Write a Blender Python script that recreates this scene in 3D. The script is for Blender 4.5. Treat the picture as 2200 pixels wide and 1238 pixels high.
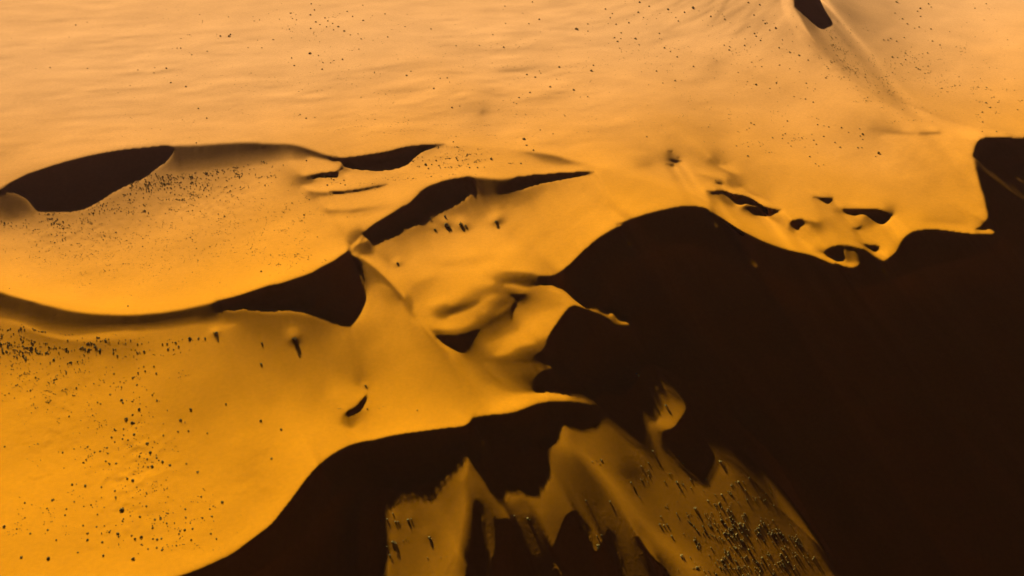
import bpy, bmesh, math, random, time
import numpy as np
from mathutils import Vector, Matrix

for o in list(bpy.data.objects):
    bpy.data.objects.remove(o, do_unlink=True)
scene = bpy.context.scene
COL = scene.collection
T_START = time.time(); VERBOSE = False

# ---------------------------------------------------------------- camera
PITCH = math.radians(33.0); FOCAL = 1795.0; CAM_H = 200.0      # drone 200 m up; focal length in pixels of a 2200 px wide frame
cam_d = bpy.data.cameras.new('camera'); cam = bpy.data.objects.new('camera', cam_d); COL.objects.link(cam)
cam_d.sensor_width = 36.0; cam_d.lens = 36.0 * FOCAL / 2200.0; cam_d.clip_start = 1.0; cam_d.clip_end = 60000.0
cam.location = (0, 0, CAM_H); cam.rotation_euler = (math.pi / 2 - PITCH, 0, 0)
scene.camera = cam

# ---------------------------------------------------------------- sky, sun, exposure
SUN_EL = math.radians(27.0); SUN_AZ = math.radians(27.0); DIP = 0.15    # sun low behind the scene, to the left
world = bpy.data.worlds.new('World'); scene.world = world; world.use_nodes = True
nt = world.node_tree; nt.nodes.clear()
sky = nt.nodes.new('ShaderNodeTexSky'); sky.sky_type = 'NISHITA'; sky.sun_disc = False
sky.sun_elevation = SUN_EL; sky.sun_rotation = -SUN_AZ; sky.altitude = 600; sky.air_density = 0.02; sky.dust_density = 0.0; sky.ozone_density = 1.0
bg = nt.nodes.new('ShaderNodeBackground'); bg.inputs['Strength'].default_value = 0.05
wo = nt.nodes.new('ShaderNodeOutputWorld'); nt.links.new(sky.outputs[0], bg.inputs[0]); nt.links.new(bg.outputs[0], wo.inputs[0])
sun_d = bpy.data.lights.new('sun', 'SUN'); sun_d.energy = 5.0; sun_d.angle = math.radians(0.53); sun_d.color = (1.0, 0.86, 0.64)
sun = bpy.data.objects.new('sun', sun_d); COL.objects.link(sun); sun.location = (-300, 600, 500)
sun.rotation_euler = Vector((math.sin(SUN_AZ) * math.cos(SUN_EL), -math.cos(SUN_AZ) * math.cos(SUN_EL), -math.sin(SUN_EL))).to_track_quat('-Z', 'Y').to_euler()
vs = scene.view_settings; vs.view_transform = 'Standard'; vs.look = 'None'; vs.gamma = 1.0; vs.use_curve_mapping = False
vs.exposure = 1.16
scene.render.engine = 'CYCLES'
cy = scene.cycles; cy.use_denoising = True; cy.denoising_input_passes = 'RGB_ALBEDO_NORMAL'; cy.denoising_prefilter = 'ACCURATE'; cy.max_bounces = 3; cy.diffuse_bounces = 1; cy.sample_clamp_indirect = 0.012; cy.glossy_bounces = 0; cy.transmission_bounces = 0; cy.volume_bounces = 0

# ---------------------------------------------------------------- terrain: traced dune lines -> heights
# Crest lines, shadow outlines and shading notes read off the photograph. Each group is written in
# the coordinates of one enlarged crop: (x, y, scale) of that crop.
CROPS = {0: (0, 0, 1.0), 1: (0, 280, 2.947), 2: (600, 280, 2.947), 3: (1300, 260, 2.4278), 4: (0, 640, 2.07),
         5: (700, 640, 2.75), 6: (780, 880, 3.0556), 7: (1300, 780, 2.7033), 8: (1500, 0, 3.1414),
         9: (1800, 260, 4.7625), 10: (1380, 300, 6.111), 11: (1660, 400, 4.4), 12: (820, 520, 4.762),
         13: (820, 1040, 4.4), 14: (1380, 1000, 5.2024), 15: (0, 0, 2.75), 16: (700, 0, 2.75)}

def P(c, *xy):
    ox, oy, s = CROPS[c]
    return [(ox + xy[i] / s, oy + xy[i + 1] / s) for i in range(0, len(xy), 2)]

def smooth(pts, closed, n=5):
    p = np.array(pts, float)
    m = len(p)
    if m < 3:
        return p
    out = []
    for i in range(m if closed else m - 1):
        g = (lambda k: p[k % m]) if closed else (lambda k: p[min(max(k, 0), m - 1)])
        p0, p1, p2, p3 = g(i - 1), g(i), g(i + 1), g(i + 2)
        for t in np.arange(n) / n:
            out.append(0.5 * (2 * p1 + (p2 - p0) * t + (2 * p0 - 5 * p1 + 4 * p2 - p3) * t * t + (3 * p1 - p0 - 3 * p2 + p3) * t ** 3))
    if not closed:
        out.append(p[-1])
    return np.array(out)

# --- outlines of full shadow (True) and of lit ground cut back out of them (False), applied in order
CREST_BIG = (P(3, 2185, 88, 2100, 86, 2020, 83, 1970, 92, 1945, 110, 1930, 140, 1922, 180, 1930, 230, 1945, 280, 1960, 340, 1980, 400, 1990, 450, 2000, 495)
    + P(9, 1525, 1015, 1500, 1050, 1460, 1085, 1410, 1115, 1450, 1122, 1520, 1120, 1528, 1100, 1575, 1112, 1605, 1130, 1605, 1150, 1540, 1158)
    + P(3, 1960, 590, 1900, 587, 1830, 578, 1750, 568, 1680, 567, 1620, 575, 1580, 595, 1550, 625, 1530, 660)
    + P(11, 1165, 630, 1100, 680, 1065, 706, 1040, 706, 970, 665, 900, 615, 865, 594, 820, 588, 760, 572, 780, 590, 805, 620, 812, 680, 820, 740, 790, 762, 740, 768, 680, 758, 600, 725)
    + P(3, 1200, 750, 1140, 725, 1080, 700, 1000, 683, 940, 668, 870, 645, 800, 615, 740, 585, 680, 550, 620, 510, 580, 485, 550, 470, 530, 455, 490, 447, 440, 443, 380, 448, 300, 465, 220, 485, 130, 515, 60, 545)
    + P(2, 2181, 595, 2100, 635, 2020, 685, 1960, 735, 1900, 790, 1850, 840, 1790, 890, 1740, 918, 1650, 925, 1640, 955, 1620, 985)
    + P(2, 1700, 979, 1762, 995, 1815, 1025, 1856, 1064, 1903, 1099, 1953, 1123, 2022, 1143, 2082, 1168)
    + P(5, 1692, 90, 1724, 132, 1780, 138, 1798, 150, 1780, 164, 1700, 160, 1685, 138, 1660, 115, 1600, 90, 1540, 65, 1480, 48, 1440, 58)
    + P(5, 1410, 90, 1360, 160, 1330, 205, 1310, 240, 1303, 280, 1270, 320, 1230, 360, 1290, 395, 1345, 415, 1300, 428, 1255, 455, 1228, 500, 1225, 550, 1260, 566)
    + P(5, 1310, 560, 1380, 570, 1450, 580, 1530, 592, 1570, 610, 1620, 650, 1560, 632, 1500, 620, 1400, 612, 1320, 615, 1250, 628, 1190, 650, 1120, 675, 1050, 687, 960, 695, 872, 710, 850, 735, 810, 760, 700, 772, 560, 790, 420, 810, 330, 830, 250, 850)
    + P(4, 1656, 632, 1560, 655, 1490, 690, 1430, 735, 1380, 785, 1330, 850, 1290, 905, 1250, 955, 1210, 1005, 1160, 1045, 1100, 1090, 1040, 1135, 960, 1175, 880, 1210, 800, 1238))
BIG = [(2620, 300)] + CREST_BIG + [(300, 1268), (150, 1320), (0, 1372), (-300, 1470), (-320, 1600), (2620, 1600)]

BOTTOM_LIT = (P(6, 155, 1094, 160, 950, 160, 850, 165, 750, 180, 670, 220, 630, 270, 595, 320, 578, 370, 585, 430, 597, 465, 590, 500, 540, 540, 480, 580, 430, 640, 370, 672, 340, 690, 313, 702, 337, 720, 370, 760, 425, 800, 480, 850, 535, 900, 590, 930, 612, 960, 590, 1000, 565, 1040, 560, 1080, 572, 1130, 580, 1150, 570, 1190, 515, 1220, 450, 1225, 400, 1222, 330, 1225, 270, 1240, 240, 1275, 215, 1295, 180, 1300, 130, 1320, 108, 1350, 120, 1400, 142, 1450, 145, 1500, 135, 1540, 115, 1560, 75, 1590, 70, 1630, 90, 1680, 140, 1730, 185, 1780, 225, 1830, 245)
    + P(7, 240, 490, 258, 440, 256, 390, 254, 346, 285, 338, 305, 328, 320, 295, 312, 255, 296, 225, 288, 190, 300, 168, 340, 160, 400, 178, 450, 212, 474, 250, 462, 290, 436, 330, 410, 365, 380, 386, 345, 395, 330, 430, 345, 480, 400, 540, 470, 620, 530, 670, 580, 705, 620, 640, 650, 585, 668, 556, 720, 562, 800, 612, 870, 690, 950, 770, 1020, 850, 1100, 930, 1200, 1020, 1280, 1120, 1330, 1238)
    + [(1860, 1330), (1920, 1430), (1900, 1600), (800, 1600), (822, 1400)])

REGIONS = [
    (True, BIG), (False, BOTTOM_LIT),
    # folds of the dim lower slope that lie in full shade
    (True, P(6, 735, 600, 768, 620, 778, 700, 788, 800, 802, 900, 815, 1000, 822, 1094) + [(1050, 1300), (1050, 1450), (980, 1450), (990, 1300)] + P(6, 672, 1094, 698, 950, 715, 800, 725, 680)),
    (True, P(6, 862, 690, 880, 725, 960, 722, 1030, 800, 1070, 880, 1110, 960, 1140, 978, 1200, 960, 1250, 900, 1290, 800, 1330, 705, 1390, 668, 1440, 720, 1480, 800, 1500, 880, 1530, 940, 1580, 850, 1620, 790, 1650, 870, 1690, 1000, 1720, 1094) + [(1370, 1300), (1390, 1450), (1060, 1450), (1058, 1300)] + P(6, 850, 1094, 845, 985, 862, 955, 872, 850)),
    (False, P(6, 1225, 1094, 1250, 1050, 1270, 1040, 1300, 1070, 1310, 1094) + [(1215, 1300), (1180, 1300)]),
    (True, P(6, 1800, 830, 1850, 900, 1900, 970, 1980, 1050, 2015, 1094) + [(1480, 1300), (1520, 1450), (1440, 1450), (1420, 1300)] + P(6, 1890, 1094, 1850, 980, 1815, 890)),
    # hollow of the left bowl
    (True, [(-60, 470), (-140, 500), (-200, 470), (-120, 440)] + P(1, -60, 398, 0, 368, 51 * 2.947, 288, 300, 235, 450, 190, 600, 155, 750, 128, 900, 112, 1080, 100, 1075, 160, 1040, 205, 1000, 232, 960, 265, 920, 295, 870, 320, 800, 350, 720, 390, 660, 430, 600, 465, 540, 495, 480, 510, 400, 516, 300, 518, 240, 512, 215, 490, 190, 455, 150, 415, 100, 388, 50, 372, 0, 372)),
    # second hollow beside it
    (True, P(2, 330, 163, 380, 173, 450, 170, 560, 155, 680, 135, 780, 110, 860, 97, 960, 92, 1060, 95, 1000, 103, 950, 118, 900, 138, 865, 165, 835, 195, 800, 220, 740, 242, 680, 252, 600, 254, 520, 250, 450, 240, 408, 222, 388, 198, 350, 180)),
    (True, P(2, 402, 236, 370, 256, 345, 262, 300, 267, 240, 275, 185, 290, 215, 301, 260, 298, 300, 296, 340, 300, 364, 297, 370, 285, 378, 262, 404, 246)),
    (True, P(2, 330, 388, 420, 384, 520, 371, 600, 357, 690, 346, 640, 362, 560, 380, 480, 393, 400, 402, 330, 400)),
    # long hollow of the middle dune
    (True, P(2, 2000, 267, 1900, 265, 1800, 268, 1700, 277, 1640, 282, 1620, 320, 1600, 348, 1660, 336, 1750, 318, 1850, 300, 1950, 280)),
    (True, P(2, 1500, 298, 1560, 290, 1640, 282, 1625, 315, 1600, 349, 1500, 385, 1400, 409, 1380, 400, 1420, 360)),
    (True, P(2, 1220, 297, 1150, 300, 1070, 313, 1000, 335, 950, 355, 900, 385, 860, 430, 820, 465, 770, 490, 700, 535, 640, 570, 580, 610, 545, 640, 525, 662, 560, 690, 600, 728, 650, 710, 720, 680, 780, 650, 830, 615, 870, 601, 920, 600, 960, 565, 1000, 540, 1080, 495, 1150, 455, 1190, 424, 1208, 370)),
    # below the crest of the left bowl
    (True, P(2, 448, 762, 400, 790, 340, 830, 280, 860, 200, 905, 100, 940, 0, 972) + P(1, 1700, 985, 1500, 1050, 1350, 1088)
        + P(4, 1000, 20, 1010, 50, 1050, 54, 1085, 47, 1110, 54, 1200, 60, 1270, 55, 1350, 65, 1420, 90, 1480, 112, 1545, 129)
        + P(5, 150, 160, 190, 115, 220, 60, 240, 0) + P(2, 550, 1040, 545, 980, 535, 930, 530, 880, 525, 840, 490, 808, 462, 792)),
    # pits of the middle dune
    (True, P(12, 545, 960, 640, 962, 740, 958, 830, 945, 920, 922, 1010, 900, 985, 940, 950, 1000, 915, 1060, 880, 1110, 845, 1136, 800, 1132, 740, 1105, 660, 1060, 600, 1015)),
    (True, P(12, 1320, 545, 1400, 540, 1475, 535, 1470, 570, 1430, 600, 1395, 615, 1380, 670, 1352, 720, 1345, 790, 1338, 790, 1335, 720, 1320, 710, 1335, 660, 1370, 600, 1330, 565)),
    # pits of the crest on the right
    (True, P(10, 845, 685, 880, 675, 940, 680, 990, 667, 1060, 668, 1130, 685, 1210, 715, 1300, 725, 1400, 755, 1490, 800, 1570, 855, 1650, 890, 1740, 912, 1825, 928, 1780, 950, 1700, 985, 1600, 1008, 1500, 995, 1430, 955, 1360, 905, 1330, 885, 1380, 862, 1460, 868, 1520, 872, 1440, 848, 1340, 842, 1260, 850, 1200, 815, 1140, 760, 1080, 720, 1030, 705, 960, 720, 900, 705)),
    (True, P(11, 372, 110, 420, 108, 500, 112, 578, 115, 550, 142, 515, 168, 480, 150, 430, 125)),
    (True, P(11, 660, 230, 700, 215, 780, 217, 860, 215, 950, 212, 1030, 225, 1090, 250, 1145, 274, 1110, 300, 1070, 340, 1030, 357, 985, 345, 930, 305, 880, 270, 830, 264, 780, 276, 700, 262)),
    (True, P(11, 160, 360, 180, 332, 220, 318, 296, 318, 300, 355, 270, 378, 240, 405, 210, 408, 175, 385)),
    (True, P(11, 762, 402, 800, 398, 840, 378, 838, 402, 805, 417, 770, 412)),
    (True, P(11, 485, 640, 515, 600, 560, 575, 620, 562, 678, 562, 668, 610, 672, 650, 684, 690, 660, 706, 600, 708, 545, 685)),
    (True, P(11, 690, 562, 740, 566, 775, 578, 790, 596, 745, 600)),
    (True, P(11, 860, 550, 920, 556, 1018, 570, 990, 608, 965, 624, 930, 600)),
    (True, P(10, 385, 268, 440, 272, 540, 300, 480, 305, 440, 310, 415, 300)),
    (True, P(10, 300, 325, 360, 330, 405, 330, 420, 350, 405, 358, 360, 345)),
    (True, P(10, 960, 572, 1010, 572, 1065, 597, 1010, 596)),
    (True, P(10, 430, 238, 505, 240, 480, 248)),
    (True, P(10, 340, 158, 405, 152, 385, 172)),
    # small pit on the left dune and the far hollow at the top right
    (True, P(4, 1633, 432, 1628, 460, 1615, 485, 1600, 505, 1570, 520, 1545, 528, 1536, 520, 1552, 500, 1582, 484, 1612, 452)),
    (True, P(8, 650, 40, 655, 0, 690, -60, 740, -90, 790, -60, 820, 0, 850, 60, 890, 120, 903, 145, 888, 176, 850, 193, 810, 185, 770, 155, 730, 120, 690, 85, 660, 60)),
    # half-lit facets and flutes cut out of the big shaded face
    (False, P(10, 893, 935, 868, 1000, 866, 1060, 875, 1120, 920, 1150, 1010, 1140, 1080, 1110, 1020, 1050, 950, 985)),
    (False, P(9, 1395, 385, 1480, 440, 1600, 520, 1720, 610, 1850, 720, 1905, 775, 2100, 900, 2100, 930, 1905, 815, 1760, 725, 1600, 600, 1500, 530, 1400, 465)),
    (False, P(9, 1605, 435, 1700, 485, 1800, 545, 1905, 612, 2050, 700, 2050, 720, 1905, 640, 1800, 585, 1680, 520, 1620, 475)),
    (False, P(9, 1610, 330, 1700, 390, 1800, 455, 1905, 525, 2050, 620, 2050, 640, 1905, 555, 1800, 480, 1700, 410)),
]

# --- shading notes: how steeply the lit sand faces the sun (flat ground is 0.454, 0 is grazing)
S = []      # (points, values)
def st(v, pts):
    S.append((pts, v if isinstance(v, (list, tuple)) else [v] * len(pts)))
def dots(c, *a):
    for i in range(0, len(a), 3):
        st(a[i + 2], P(c, a[i], a[i + 1]))
def edge(c, va, vb, xy, off=3.0):
    """a crest between two lit slopes: value on its left and right hand side, walking along the points"""
    p = smooth(P(c, *xy), False)
    d = np.gradient(p, axis=0)
    d /= np.linalg.norm(d, axis=1)[:, None] + 1e-9
    n = np.stack([d[:, 1], -d[:, 0]], 1) * off
    for sgn, v in ((1, va), (-1, vb)):
        if v is not None:
            q = p + sgn * n
            vv = np.interp(np.linspace(0, 1, len(q)), np.linspace(0, 1, len(v)), v) if isinstance(v, (list, tuple)) else [v] * len(q)
            S.append(([tuple(k) for k in q], list(vv)))

F = 0.454
# frame margins and the plain
st(F, [(-300, -200), (-300, 250)]); st(F, [(-300, -230), (2500, -230)]); st(.44, [(2500, -200), (2500, 260)])
st(.46, [(-300, 600), (-300, 1380)]); st(F, [(100, 60), (500, 40), (900, 80), (1400, 60)]); st(.44, [(100, 240), (400, 180), (800, 200)])
st(.46, [(100, 345), (300, 300), (600, 290), (760, 310), (950, 295)]); st(.45, [(1000, 180), (1400, 180)]); st(.46, [(1100, 280), (1350, 330)])
dots(0, 1050, 235, .36, 1035, 241, .26, 1060, 222, .42, 1010, 215, .38, 1110, 250, .47, 1530, 120, .32, 1540, 132, .3)
st([.46, .44, .48], [(1500, 100), (1650, 180), (1800, 250)])
dots(0, 1600, 300, .475, 1700, 350, .475, 1800, 330, .48, 1900, 360, .48, 1980, 400, .455, 2050, 420, .445, 2000, 440, .415, 2080, 460, .44, 2060, 350, .475, 1980, 320, .485, 1850, 410, .46, 1550, 350, .475, 1400, 300, .47)
st(.36, P(9, 350, 90, 600, 125, 800, 138)); st(.28, P(9, 830, 135, 950, 126, 1050, 124)); st(.48, P(9, 500, 160, 900, 150, 1200, 150)); st(.48, P(9, 700, 90, 1000, 100))
# basin at the top right
edge(8, [.26, .30, .33, .35, .38, .40], [.45, .46, .47, .47, .47, .47], (600, 35, 625, 80, 650, 130, 690, 210, 740, 290, 800, 360, 860, 410, 950, 480, 1050, 540, 1150, 610, 1250, 680, 1350, 730, 1500, 790, 1650, 850, 1740, 880, 1850, 900, 1950, 913, 2050, 922))
edge(8, [.41, .42], None, (1740, 880, 1850, 893, 1950, 904, 2100, 916, 2199, 921))
dots(8, 700, 120, .26, 760, 200, .31, 850, 330, .34, 950, 60, .34, 1050, 120, .34, 1000, 250, .345, 1300, 100, .36, 1300, 300, .375, 1200, 450, .375, 1500, 350, .40, 1500, 600, .41, 1700, 750, .41, 1700, 200, .45, 1900, 100, .49, 2100, 300, .52, 2050, 500, .49, 2000, 700, .45, 2150, 750, .47, 2100, 30, .51, 1000, 0, .36, 1500, 0, .42, 1600, 500, .43, 1900, 850, .44)
st(.28, P(8, 620, 60, 660, 120, 740, 150, 790, 190)); st(.48, [(2300, 40), (2350, 160), (2330, 260)])
# left bowl
edge(1, .49, [.12, .12, .11, .1, .08, .07, .06, .05], (1085, 100, 1200, 96, 1300, 92, 1450, 82, 1600, 80, 1750, 85, 1850, 90, 1950, 115, 2050, 150, 2110, 168), 2.6)
edge(1, .44, [.12, .12, .12], (-250, 500, -150, 447, 0, 369, 40, 350), 2.6)
edge(1, .55, [.13, .13, .12, .11, .09, .07, .05], (-300, 900, 0, 1022, 150, 1070, 300, 1110, 450, 1140, 600, 1158, 750, 1163, 900, 1160, 1100, 1140, 1300, 1100, 1350, 1088), 2.6)
edge(2, .49, [.085, .1, .1, .085, .05], (1228, 297, 1300, 303, 1400, 308, 1490, 299), 2.6)
edge(2, [.13, .14, .13], .5, (445, 752, 490, 697, 525, 664), 2.6)
st([.12, .12, .12, .1, .08, .07, .08], P(1, 1095, 112, 1200, 112, 1350, 108, 1480, 100, 1600, 96, 1750, 98, 1900, 115))
st([.07, .06, .05, .05], P(1, 1900, 118, 2000, 150, 2060, 172, 2120, 188))
st([.13, .13, .13, .13, .12, .1], P(1, 1090, 175, 1200, 172, 1330, 160, 1450, 140, 1600, 120, 1750, 116)); st([.22, .24, .24, .25, .27, .33], P(1, 1080, 222, 1200, 222, 1400, 200, 1550, 172, 1700, 158, 1850, 152))
st([.33, .35, .37, .41, .42], P(1, 1050, 265, 1200, 275, 1500, 245, 1800, 205, 2050, 188)); st(.47, P(1, 1950, 175, 2080, 195, 2150, 215))
st([.12, .13, .15], P(1, 20, 400, 80, 430, 170, 500)); st([.14, .15, .18], P(1, -150, 440, 0, 470, 100, 540)); st([.33, .36, .34], P(1, -100, 560, 60, 590, 190, 560))
st(.345, P(1, 230, 545, 400, 545, 560, 520, 700, 440, 850, 360, 950, 300)); dots(1, 420, 600, .36, 250, 620, .355, 500, 640, .39, 800, 560, .375, 1000, 450, .37, 1200, 400, .385, 1500, 300, .40, 300, 700, .385, 700, 750, .40, 1000, 700, .43, 1300, 600, .44)
st(.46, P(1, -300, 800, 0, 780, 300, 860, 600, 940)); st([.52, .55, .56, .56, .55, .54, .52], P(1, -300, 860, 0, 960, 300, 1060, 700, 1110, 1100, 1080, 1500, 1000, 1900, 880))
st([.52, .56, .56, .55], P(1, 1950, 890, 2100, 790, 2300, 700, 2450, 620)); dots(1, 1500, 800, .48, 1900, 700, .48, 1800, 500, .455, 1700, 350, .45, 1100, 900, .49, 800, 1000, .50)
# tongue and hook beside the bowl
st(.34, P(2, 280, 515, 360, 520, 460, 520)); st([.3, .36, .42], P(2, 460, 520, 560, 505, 700, 478)); st(.48, P(2, 300, 490, 450, 485, 700, 440)); st(.5, P(2, 300, 560, 500, 560, 700, 510)); dots(2, 500, 440, .47, 700, 400, .49, 850, 380, .52, 150, 480, .47)
st([.2, .12, .2], P(2, 130, 310, 170, 292, 225, 302)); st(.25, P(2, 130, 330, 180, 320)); st([.4, .43, .44], P(2, 190, 340, 300, 330, 450, 310)); st([.47, .5, .5, .48], P(2, 150, 355, 230, 376, 330, 379, 520, 362))
st([.3, .22, .2], P(2, 180, 385, 250, 398, 310, 402)); st(.42, P(2, 250, 425, 400, 425, 560, 400)); st(.47, P(2, 150, 280, 220, 262, 300, 255, 360, 238, 384, 216))
st(.08, P(2, 396, 226, 404, 240)); st([.42, .43, .4], P(2, 420, 270, 500, 280, 700, 275)); st(.38, P(2, 860, 190, 900, 160, 960, 130)); dots(2, 1000, 160, .42, 1100, 200, .44, 900, 260, .45, 1300, 180, .44, 1600, 200, .45, 1000, 300, .48)
edge(2, .49, [.4, .42, .42, .4, .25, .25, .42, .43], (1060, 95, 1180, 95, 1300, 104, 1420, 117, 1530, 128, 1650, 142, 1750, 158, 1850, 185, 2000, 228, 2130, 270))
st([.5, .52, .5, .48], P(2, 960, 325, 1060, 298, 1200, 284, 1400, 294)); st(.49, P(2, 1500, 283, 1700, 262, 1900, 252, 2050, 256))
# grazing facets of the long hollow
st([.085, .1, .1, .085, .05], P(2, 1235, 305, 1300, 312, 1380, 317, 1440, 312, 1490, 306)); st([.09, .1, .1, .08, .04], P(2, 1222, 380, 1260, 360, 1320, 370, 1380, 360, 1430, 335)); st([.09, .1, .09], P(2, 1215, 398, 1290, 402, 1350, 397))
st([.1, .1, .09], P(2, 530, 680, 510, 715, 470, 745)); st([.12, .12, .12], P(2, 585, 730, 550, 770, 500, 790)); st(.1, P(2, 540, 710, 500, 755))
# middle dune, lit side
st([.39, .36, .31, .27, .25, .25, .27], P(2, 1850, 315, 1700, 345, 1560, 385, 1400, 425, 1280, 430, 1210, 440, 1130, 490)); st([.29, .32, .325, .32], P(2, 1060, 530, 960, 610, 850, 640, 760, 690)); st(.27, P(2, 1180, 436, 1050, 516))
dots(2, 1300, 500, .345, 1350, 470, .34, 1250, 460, .31, 1200, 500, .335, 1450, 470, .42, 1500, 540, .40, 1700, 400, .43, 1750, 550, .44, 2000, 350, .455, 2000, 500, .47, 1150, 570, .38, 1250, 600, .405, 1250, 640, .43, 1000, 660, .41, 900, 640, .36, 1600, 620, .45, 1350, 580, .40)
st([.45, .47, .48, .49, .5, .5], P(2, 1700, 880, 1800, 840, 1880, 770, 1960, 700, 2060, 620, 2181, 560)); dots(0, 1400, 440, .48, 1450, 430, .47, 1350, 400, .45, 1420, 400, .46, 1480, 425, .47, 1250, 430, .455, 1300, 480, .49, 1180, 480, .45, 1250, 530, .47)
edge(10, .5, [.43, .43, .42, .45], (-200, 495, 0, 530, 150, 570, 300, 615, 420, 655, 520, 695, 650, 745, 760, 790, 850, 850))
st([.48, .5, .5, .49, .48, .5], P(10, 950, 900, 1100, 960, 1300, 1100, 1500, 1230, 1750, 1300, 2000, 1390)); st(.49, P(3, 870, 630, 1000, 668, 1080, 685, 1150, 715))
# ridge running down from the crest of the bowl
edge(2, [.47, .5, .5, .48, .44], [.12, .16, .17, .2, .3], (470, 792, 530, 815, 600, 865, 660, 920, 710, 975, 760, 1030, 790, 1070), 3.5)
st([.18, .17, .16, .17], P(2, 545, 960, 570, 930, 610, 905, 640, 925)); st([.15, .15], P(2, 545, 860, 590, 890)); st([.33, .36, .36], P(2, 570, 990, 640, 980, 720, 1010)); st(.4, P(2, 575, 1060, 560, 1130, 520, 1200))
st([.4, .36, .34], P(2, 610, 745, 640, 780, 700, 835)); dots(2, 700, 780, .39, 690, 870, .33, 790, 850, .36, 620, 720, .4, 880, 760, .41)
st(.46, P(2, 600, 850, 680, 910, 760, 990)); 
edge(5, [.2, .24, .42, .46, .42, .40, .38, .40], [.4, .4, .37, .33, .33, .35, .37, .4], (465, 0, 478, 50, 510, 112, 560, 155, 620, 215, 660, 265, 700, 312, 750, 400, 790, 475, 815, 560, 832, 640, 862, 695))
st([.42, .34, .2], P(12, 225, 520, 270, 610, 300, 700)); st(.45, P(12, 340, 720, 350, 640))
# folds of the middle dune
st([.42, .48, .49, .48, .48], P(12, 420, 200, 600, 165, 900, 110, 1200, 80, 1500, 90)); st([.39, .405, .43], P(12, 620, 240, 900, 190, 1150, 160)); st([.44, .47, .48, .47, .45], P(12, 420, 290, 600, 280, 850, 295, 1150, 235, 1400, 250))
st([.36, .36, .38], P(12, 330, 470, 430, 410, 560, 360)); st(.365, P(12, 380, 530, 500, 450)); st([.44, .45, .43], P(12, 250, 400, 400, 320, 600, 310)); st([.45, .465, .45], P(12, 400, 650, 650, 580, 850, 490)); st(.435, P(12, 820, 400, 1000, 420, 1150, 420)); st([.36, .37], P(12, 320, 480, 420, 420))
st([.38, .3, .2, .12], P(12, 1130, 370, 1190, 385, 1230, 400, 1262, 412)); st([.4, .36, .3, .24, .16], P(12, 1150, 330, 1230, 330, 1290, 340, 1400, 350, 1550, 352)); st([.43, .45, .43], P(12, 1200, 280, 1400, 290, 1650, 320))
st([.13, .13, .12, .08], P(12, 1300, 415, 1400, 390, 1480, 400, 1560, 400)); st([.14, .12, .08], P(12, 1400, 425, 1480, 445, 1560, 440)); st(.4, P(12, 1260, 440, 1380, 455, 1500, 475, 1580, 465))
st([.3, .16, .06, .06, .16, .24, .28], P(12, 560, 745, 620, 735, 690, 715, 760, 690, 840, 670, 940, 640, 1000, 615)); st([.42, .36, .34, .32, .28, .2, .14], P(12, 700, 650, 850, 590, 950, 560, 1080, 510, 1200, 500, 1280, 520, 1330, 532)); st([.43, .42, .4], P(12, 700, 780, 900, 710, 1040, 620))
st([.4, .38, .3], P(12, 1080, 590, 1160, 560, 1240, 550)); st([.3, .16, .1], P(12, 1150, 670, 1230, 640, 1320, 610)); st([.4, .34], P(12, 1040, 720, 1120, 640)); st([.36, .28, .25], P(12, 1180, 740, 1260, 660, 1340, 590))
st([.43, .47, .47, .44, .38], P(12, 360, 770, 480, 840, 640, 870, 800, 860, 960, 790)); st([.3, .3, .28, .22], P(12, 520, 925, 650, 940, 800, 925, 930, 895)); st([.1, .07, .05], P(12, 1040, 870, 1120, 810, 1220, 745)); st([.05, .05], P(12, 1240, 735, 1310, 705)); st([.24, .26, .28], P(12, 1060, 820, 1150, 740, 1270, 690))
st([.24, .22, .2], P(12, 1080, 900, 1180, 850, 1300, 780)); st([.26, .27, .22], P(12, 960, 1020, 1060, 960, 1180, 900)); st([.18, .2], P(12, 900, 1120, 960, 1060)); st([.36, .4, .36], P(12, 1080, 1060, 1250, 970, 1400, 860)); st([.44, .47, .46, .44], P(12, 1250, 1050, 1450, 930, 1620, 800, 1760, 740)); st([.36, .34, .34], P(12, 1400, 760, 1480, 650, 1600, 600))
st([.3, .36, .38, .38], P(12, 1500, 520, 1600, 480, 1720, 510, 1850, 560)); st(.14, P(12, 1490, 550, 1440, 610)); st(.4, P(12, 1640, 450, 1750, 455, 1850, 500, 1940, 575)); st(.37, P(12, 1700, 650, 1850, 640)); st(.46, P(12, 1850, 710, 1760, 850, 1690, 950))
st([.45, .47, .46, .42, .36, .2], P(2, 1720, 995, 1800, 1045, 1850, 1085, 1920, 1122, 2020, 1165, 2080, 1195)); st([.3, .2], P(5, 1690, 125, 1720, 150)); st(.14, P(5, 1740, 150, 1785, 152))
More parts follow.
